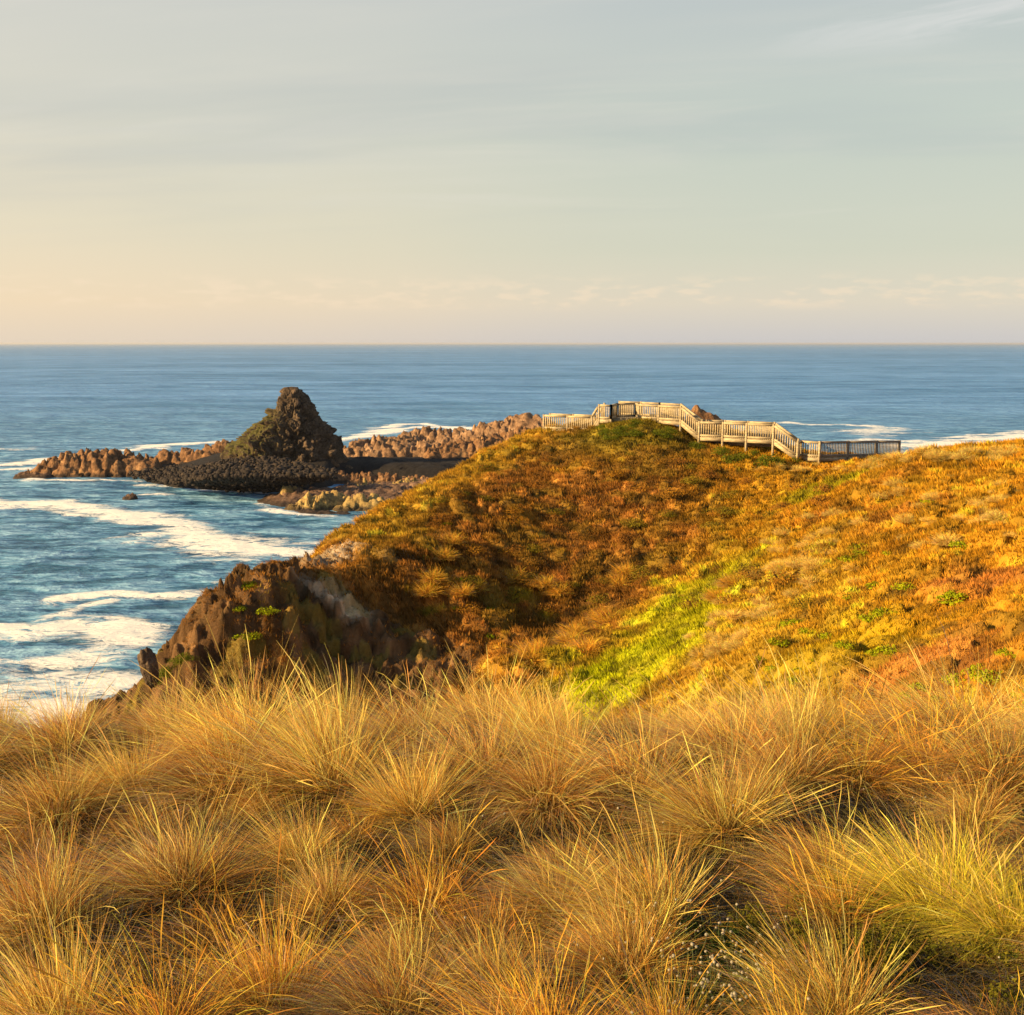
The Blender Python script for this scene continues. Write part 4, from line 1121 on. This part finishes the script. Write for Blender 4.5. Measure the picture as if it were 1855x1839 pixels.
# leaf tufts: each a handful of small leaves standing up, size growing a little with distance so they read
def tufts(xs, ys_, zs, col, k, size, hgt, seed, lean=(-.25, -.05), aspect=.3):
    r = np.random.default_rng(seed); n = len(xs)
    rad = size[:, None] * r.uniform(.1, 1.0, (n, k)); az = r.uniform(0, 2 * math.pi, (n, k))
    bx = xs[:, None] + rad * np.cos(az) * .6; by = ys_[:, None] + rad * np.sin(az) * .6
    h = hgt[:, None] * r.uniform(.35, 1.1, (n, k))
    tx = bx + np.cos(az) * size[:, None] * .55 + lean[0] * h + r.normal(0, .12, (n, k)) * h; ty = by + np.sin(az) * size[:, None] * .55 + lean[1] * h + r.normal(0, .12, (n, k)) * h
    bz = zs[:, None] - .03 * np.ones_like(bx); tz = zs[:, None] + h
    fa = r.uniform(0, math.pi, (n, k)); wd = h * aspect * .5
    B1 = np.stack([bx + np.cos(fa) * wd, by + np.sin(fa) * wd, bz], -1); B2 = np.stack([bx - np.cos(fa) * wd, by - np.sin(fa) * wd, bz], -1)
    T1 = np.stack([tx, ty, tz], -1)
    V = np.stack([B1, B2, T1], 2).reshape(-1, 3)
    F = np.arange(len(V)).reshape(-1, 3)
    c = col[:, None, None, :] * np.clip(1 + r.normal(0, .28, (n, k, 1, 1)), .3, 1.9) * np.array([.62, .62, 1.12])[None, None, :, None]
    return V, F, c.reshape(-1, 3)
s_ = (.10 + .11 * np.clip(patchn + .5, 0, 1.4)) * np.clip(yy / 42, .36, 1.35)
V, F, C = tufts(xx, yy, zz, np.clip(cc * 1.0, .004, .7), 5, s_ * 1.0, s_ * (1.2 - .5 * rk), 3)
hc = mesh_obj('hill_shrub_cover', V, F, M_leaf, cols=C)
thing(hc, 'low orange brown heath and ground cover over the headland slope', 'ground cover', kind='stuff')

def bush_proto(seed, c1, c2, n=900, size=.035, h=.75):
    V, F, C = leaf_clump(n, .5, h * .6, size, c1, c2, seed, .7)
    V2, F2 = [], []
    for k in range(5):
        a = k * 1.3; box(V2, F2, (0, 0, -.1), (.25 * math.cos(a), .25 * math.sin(a), .25), .02, .02)
    F2 = np.array(F2) + len(V)
    C2 = np.tile(np.array([.06, .04, .02]), (len(V2), 1))
    o = mesh_obj('bush', np.vstack([V, V2]), [F, F2], M_leaf, cols=np.vstack([C, C2]))
    COL.objects.unlink(o); return [o, False]
# shrub and tussock things on the slope
def make_hill_tussock(seed, tip, base_, n=1100, L=.42):
    return merge([blades(n, L, .22, 1.0, .45, (-.55, -.1), .011, seed, 4, base_, tip, mid=.3, cvar=.35, jit=.5)])
ht = []
for s in range(4):
    V, F, C = make_hill_tussock(2000 + s * 7, (.95, .61, .15), (.50, .30, .045)); ht.append([mesh_obj('pale_tussock', V, F, M_grass, cols=C), False])
hto = []
for s in range(3):
    V, F, C = make_hill_tussock(2100 + s * 7, (.80, .44, .05), (.25, .14, .02)); hto.append([mesh_obj('orange_tussock', V, F, M_grass, cols=C), False])
for l_ in (ht, hto):
    for k in l_: COL.objects.unlink(k[0])
def put_px(pool, u, v, s, name, lab, cat, group, zs=1.0, y0=12.5, rotr=.6, sink=.03, d_=None):
    h = hit(u, v, y0, 99.0)
    if h is None: return None
    k = pool[int(rng.integers(len(pool)))]
    o = k[0] if not k[1] else k[0].copy(); k[1] = True
    link(o); o.name = name
    o.location = (h[0], h[1], h[2] - sink); o.scale = (s, s, s * zs); o.rotation_euler = (0, 0, rng.uniform(-rotr, rotr))
    return thing(o, lab, cat, group)
# pale tussocks along the light diagonal band, the right slope and the ridge
for i in range(60):
    t = rng.random(); u = 1270 + 240 * t + rng.normal(0, 28); v = 1200 - 225 * t + rng.normal(0, 28)
    put_px(ht, u, v, rng.uniform(.5, 1.2), 'pale_tussock', 'pale straw tussock in the bright diagonal band right of the lime patch', 'grass tussock', 'pale tussocks in the diagonal band')
for i in range(60):
    u = rng.choice([1380, 1660, 1790, 1500]) + rng.normal(0, 60); v = {0: 1005, 1: 930}[int(u > 1560)] + rng.normal(0, 34)
    put_px(ht, u, v, rng.uniform(.5, 1.4), 'pale_tussock', 'pale cream tussock scattered on the upper orange slope', 'grass tussock', 'pale tussocks on the upper slope')
for i in range(34):
    u = rng.uniform(1560, 1850); v = np.interp(u, [1560, 1620, 1680, 1855], [842, 828, 818, 822]) + rng.uniform(-6, 18)
    put_px(ht, u, v, rng.uniform(.9, 1.7), 'pale_tussock', 'pale tussock on the crest where the boardwalk disappears', 'grass tussock', 'pale tussocks on the right crest')
for i in range(22):
    u = rng.uniform(1370, 1600); v = 846 + rng.uniform(-4, 8)
    put_px(ht, u, v, rng.uniform(.6, 1.1), 'pale_tussock', 'small pale tussock in the line below the boardwalk', 'grass tussock', 'pale tussocks under the boardwalk')
for i in range(34):
    u = rng.uniform(600, 985); v = np.interp(u, [600, 650, 700, 760, 820, 890, 985], [980, 942, 900, 870, 836, 806, 788]) + rng.uniform(0, 12)
    put_px(hto, u, v, rng.uniform(.6, 1.1), 'orange_tussock', 'golden tussock along the left skyline ridge of the headland', 'grass tussock', 'golden tussocks on the ridge')
for (u, v) in [(800,1010),(780,1050),(770,1075),(815,985)]:
    put_px(hto, u, v, 2.0, 'orange_tussock', 'bright golden tussock above the eroded clay face', 'grass tussock', 'golden tussocks above the clay face')
hs = [bush_proto(131 + s, c1, c2, n=700, size=.030, h=.55) for s, (c1, c2) in enumerate([((.16, .07, .02), (.48, .22, .035)), ((.12, .075, .02), (.40, .20, .03)), ((.10, .085, .012), (.32, .25, .025)), ((.22, .09, .02), (.58, .30, .03))])]
for i in range(170):
    u = rng.uniform(720, 1500); v = rng.uniform(800, 1110)
    if v < np.interp(u, [720, 820, 985, 1150, 1300, 1500], [930, 870, 810, 800, 850, 870]): continue
    put_px(hs, u, v, rng.uniform(.8, 1.9), 'heath_shrub', 'low brown or orange heath shrub on the face of the headland slope', 'shrub', 'heath shrubs on the slope', zs=.8, rotr=3)
for (u, v) in [(985,1060),(930,1050),(860,1068),(835,1075),(1010,1075),(1100,1130),(1085,1120),(970,1180),(1040,1150),(1030,1165),(1120,1060),(1300,1085),(1330,1060),(1060,1180),(960,1195),(1130,1040)]:
    put_px(hto, u, v, rng.uniform(1.6, 2.4), 'orange_tussock', 'shaggy ochre tussock in the gully at the foot of the brown slope', 'grass tussock', 'ochre tussocks in the gully')
# green bushes
gb = [bush_proto(31 + s, (.05, .075, .010), (.20, .22, .02)) for s in range(3)]
lb = [bush_proto(41 + s, (.16, .20, .008), (.42, .46, .012), n=260, size=.06, h=.45) for s in range(4)]
for (u, v, s, lab) in [(1305, 822, 1.5, 'dark green bush under the stairs of the boardwalk'), (1322, 838, 1.7, 'light green bush below the first lower boardwalk post'), (1345, 832, 1.4, 'olive bush between two boardwalk posts'),
                       (1365, 826, 1.4, 'small green bush tucked under the boardwalk deck'), (1393, 842, 2.2, 'bright green rounded bush at the foot of the second stairs'), (1408, 842, 1.5, 'green bush right of the rounded bush by the second stairs'),
                       (1262, 812, 1.5, 'grey green bush under the upper stairs'), (1440, 838, 1.0, 'small dark bush at the bottom step of the boardwalk')]:
    put_px(gb, u, v, s, 'bush', lab, 'bush', 'bushes below the boardwalk', zs=.9, rotr=3)
for i in range(26):
    u = rng.normal(1145, 45); v = 766 + rng.uniform(-2, 26) + abs(u - 1145) * .12
    put_px(gb, u, v, rng.uniform(.8, 1.5), 'bush', 'dark olive shrub on the mound in front of the viewing platform', 'bush', 'shrubs on the mound below the platform', zs=.7, rotr=3)
k = bush_proto(77, (.12, .17, .012), (.34, .42, .02), n=1500, size=.022, h=.9)
o = link(k[0]); px = at(1868, 1300, 12.3)[0]; o.location = (px, 12.3, float(ground(px, 12.3)) - .05); o.scale = (.80, .80, 1.75)
thing(o, 'bright green bush cut by the right edge of the photo', 'bush')
spots = [(865,845),(815,945),(780,1055),(835,1048),(820,1100),(885,1100),(890,1150),(975,1050),(960,1190),(1560,990),(1555,1000),(1540,1010),(1630,900),(1680,905),(1610,1000),(1740,985),(1735,1075),(1720,1085),(1640,1060),(1600,1110),
         (1575,1120),(1590,1060),(1440,1130),(1450,1125),(1460,1140),(1410,1160),(1480,1190),(1450,1210),(1440,1230),(1530,1165),(1580,1180),(1610,1175),(1655,1260),(1665,1240),(1720,1225),(1740,1230),(1765,1215),(1780,1205),(1790,1225),
         (1700,1265),(1690,1290),(1790,1290),(1825,1180),(1550,1080),(1500,1150),(450,1060),(455,1055),(485,1105),(430,1100),(460,1150),(440,1150),(1400,1210),(1380,1190)]
for (u, v) in spots:
    put_px(lb, u + rng.normal(0, 3), v + 4, rng.uniform(.55, 1.0) * (.8 if v > 1150 else 1.15), 'succulent_clump', 'bright lime green succulent clump dotted on the headland slope', 'plant', 'lime green clumps on the slope', zs=.8, rotr=3, y0=13)
for (u, v) in [(310,1215),(325,1200),(285,1235),(340,1195),(300,1225)]:
    put_px(gb, u, v, 1.1, 'bush', 'dark green bush clinging to the left cliff edge beside the pinnacle', 'bush', 'bushes on the cliff edge', zs=.6, rotr=3, y0=25)
print('objects', len(bpy.data.objects))

# ------------------------------------------------------------------ sea haze
hz = []
Rz = 58000.0
vs = [(x, y, z) for z in (-4.5, EYE + 6.0) for (x, y) in ((-Rz, -Rz), (Rz, -Rz), (Rz, Rz), (-Rz, Rz))]
fs = [(0, 3, 2, 1), (4, 5, 6, 7), (0, 1, 5, 4), (1, 2, 6, 5), (2, 3, 7, 6), (3, 0, 4, 7)]
mh = bpy.data.materials.new('haze'); mh.use_nodes = True
th_ = NT(mh.node_tree)
pvn = th_.n('ShaderNodeVolumePrincipled', i={'Color': (0.70, 0.72, 0.80, 1), 'Density': 3.0e-5, 'Anisotropy': 0.2})
th_.link(pvn.outputs[0], th_.n('ShaderNodeOutputMaterial').inputs['Volume'])
hzo = mesh_obj('haze', vs, np.array(fs), mh)
hzo['kind'] = 'stuff'; hzo['label'] = 'thin pale sea haze softening the far horizon'; hzo['category'] = 'haze'
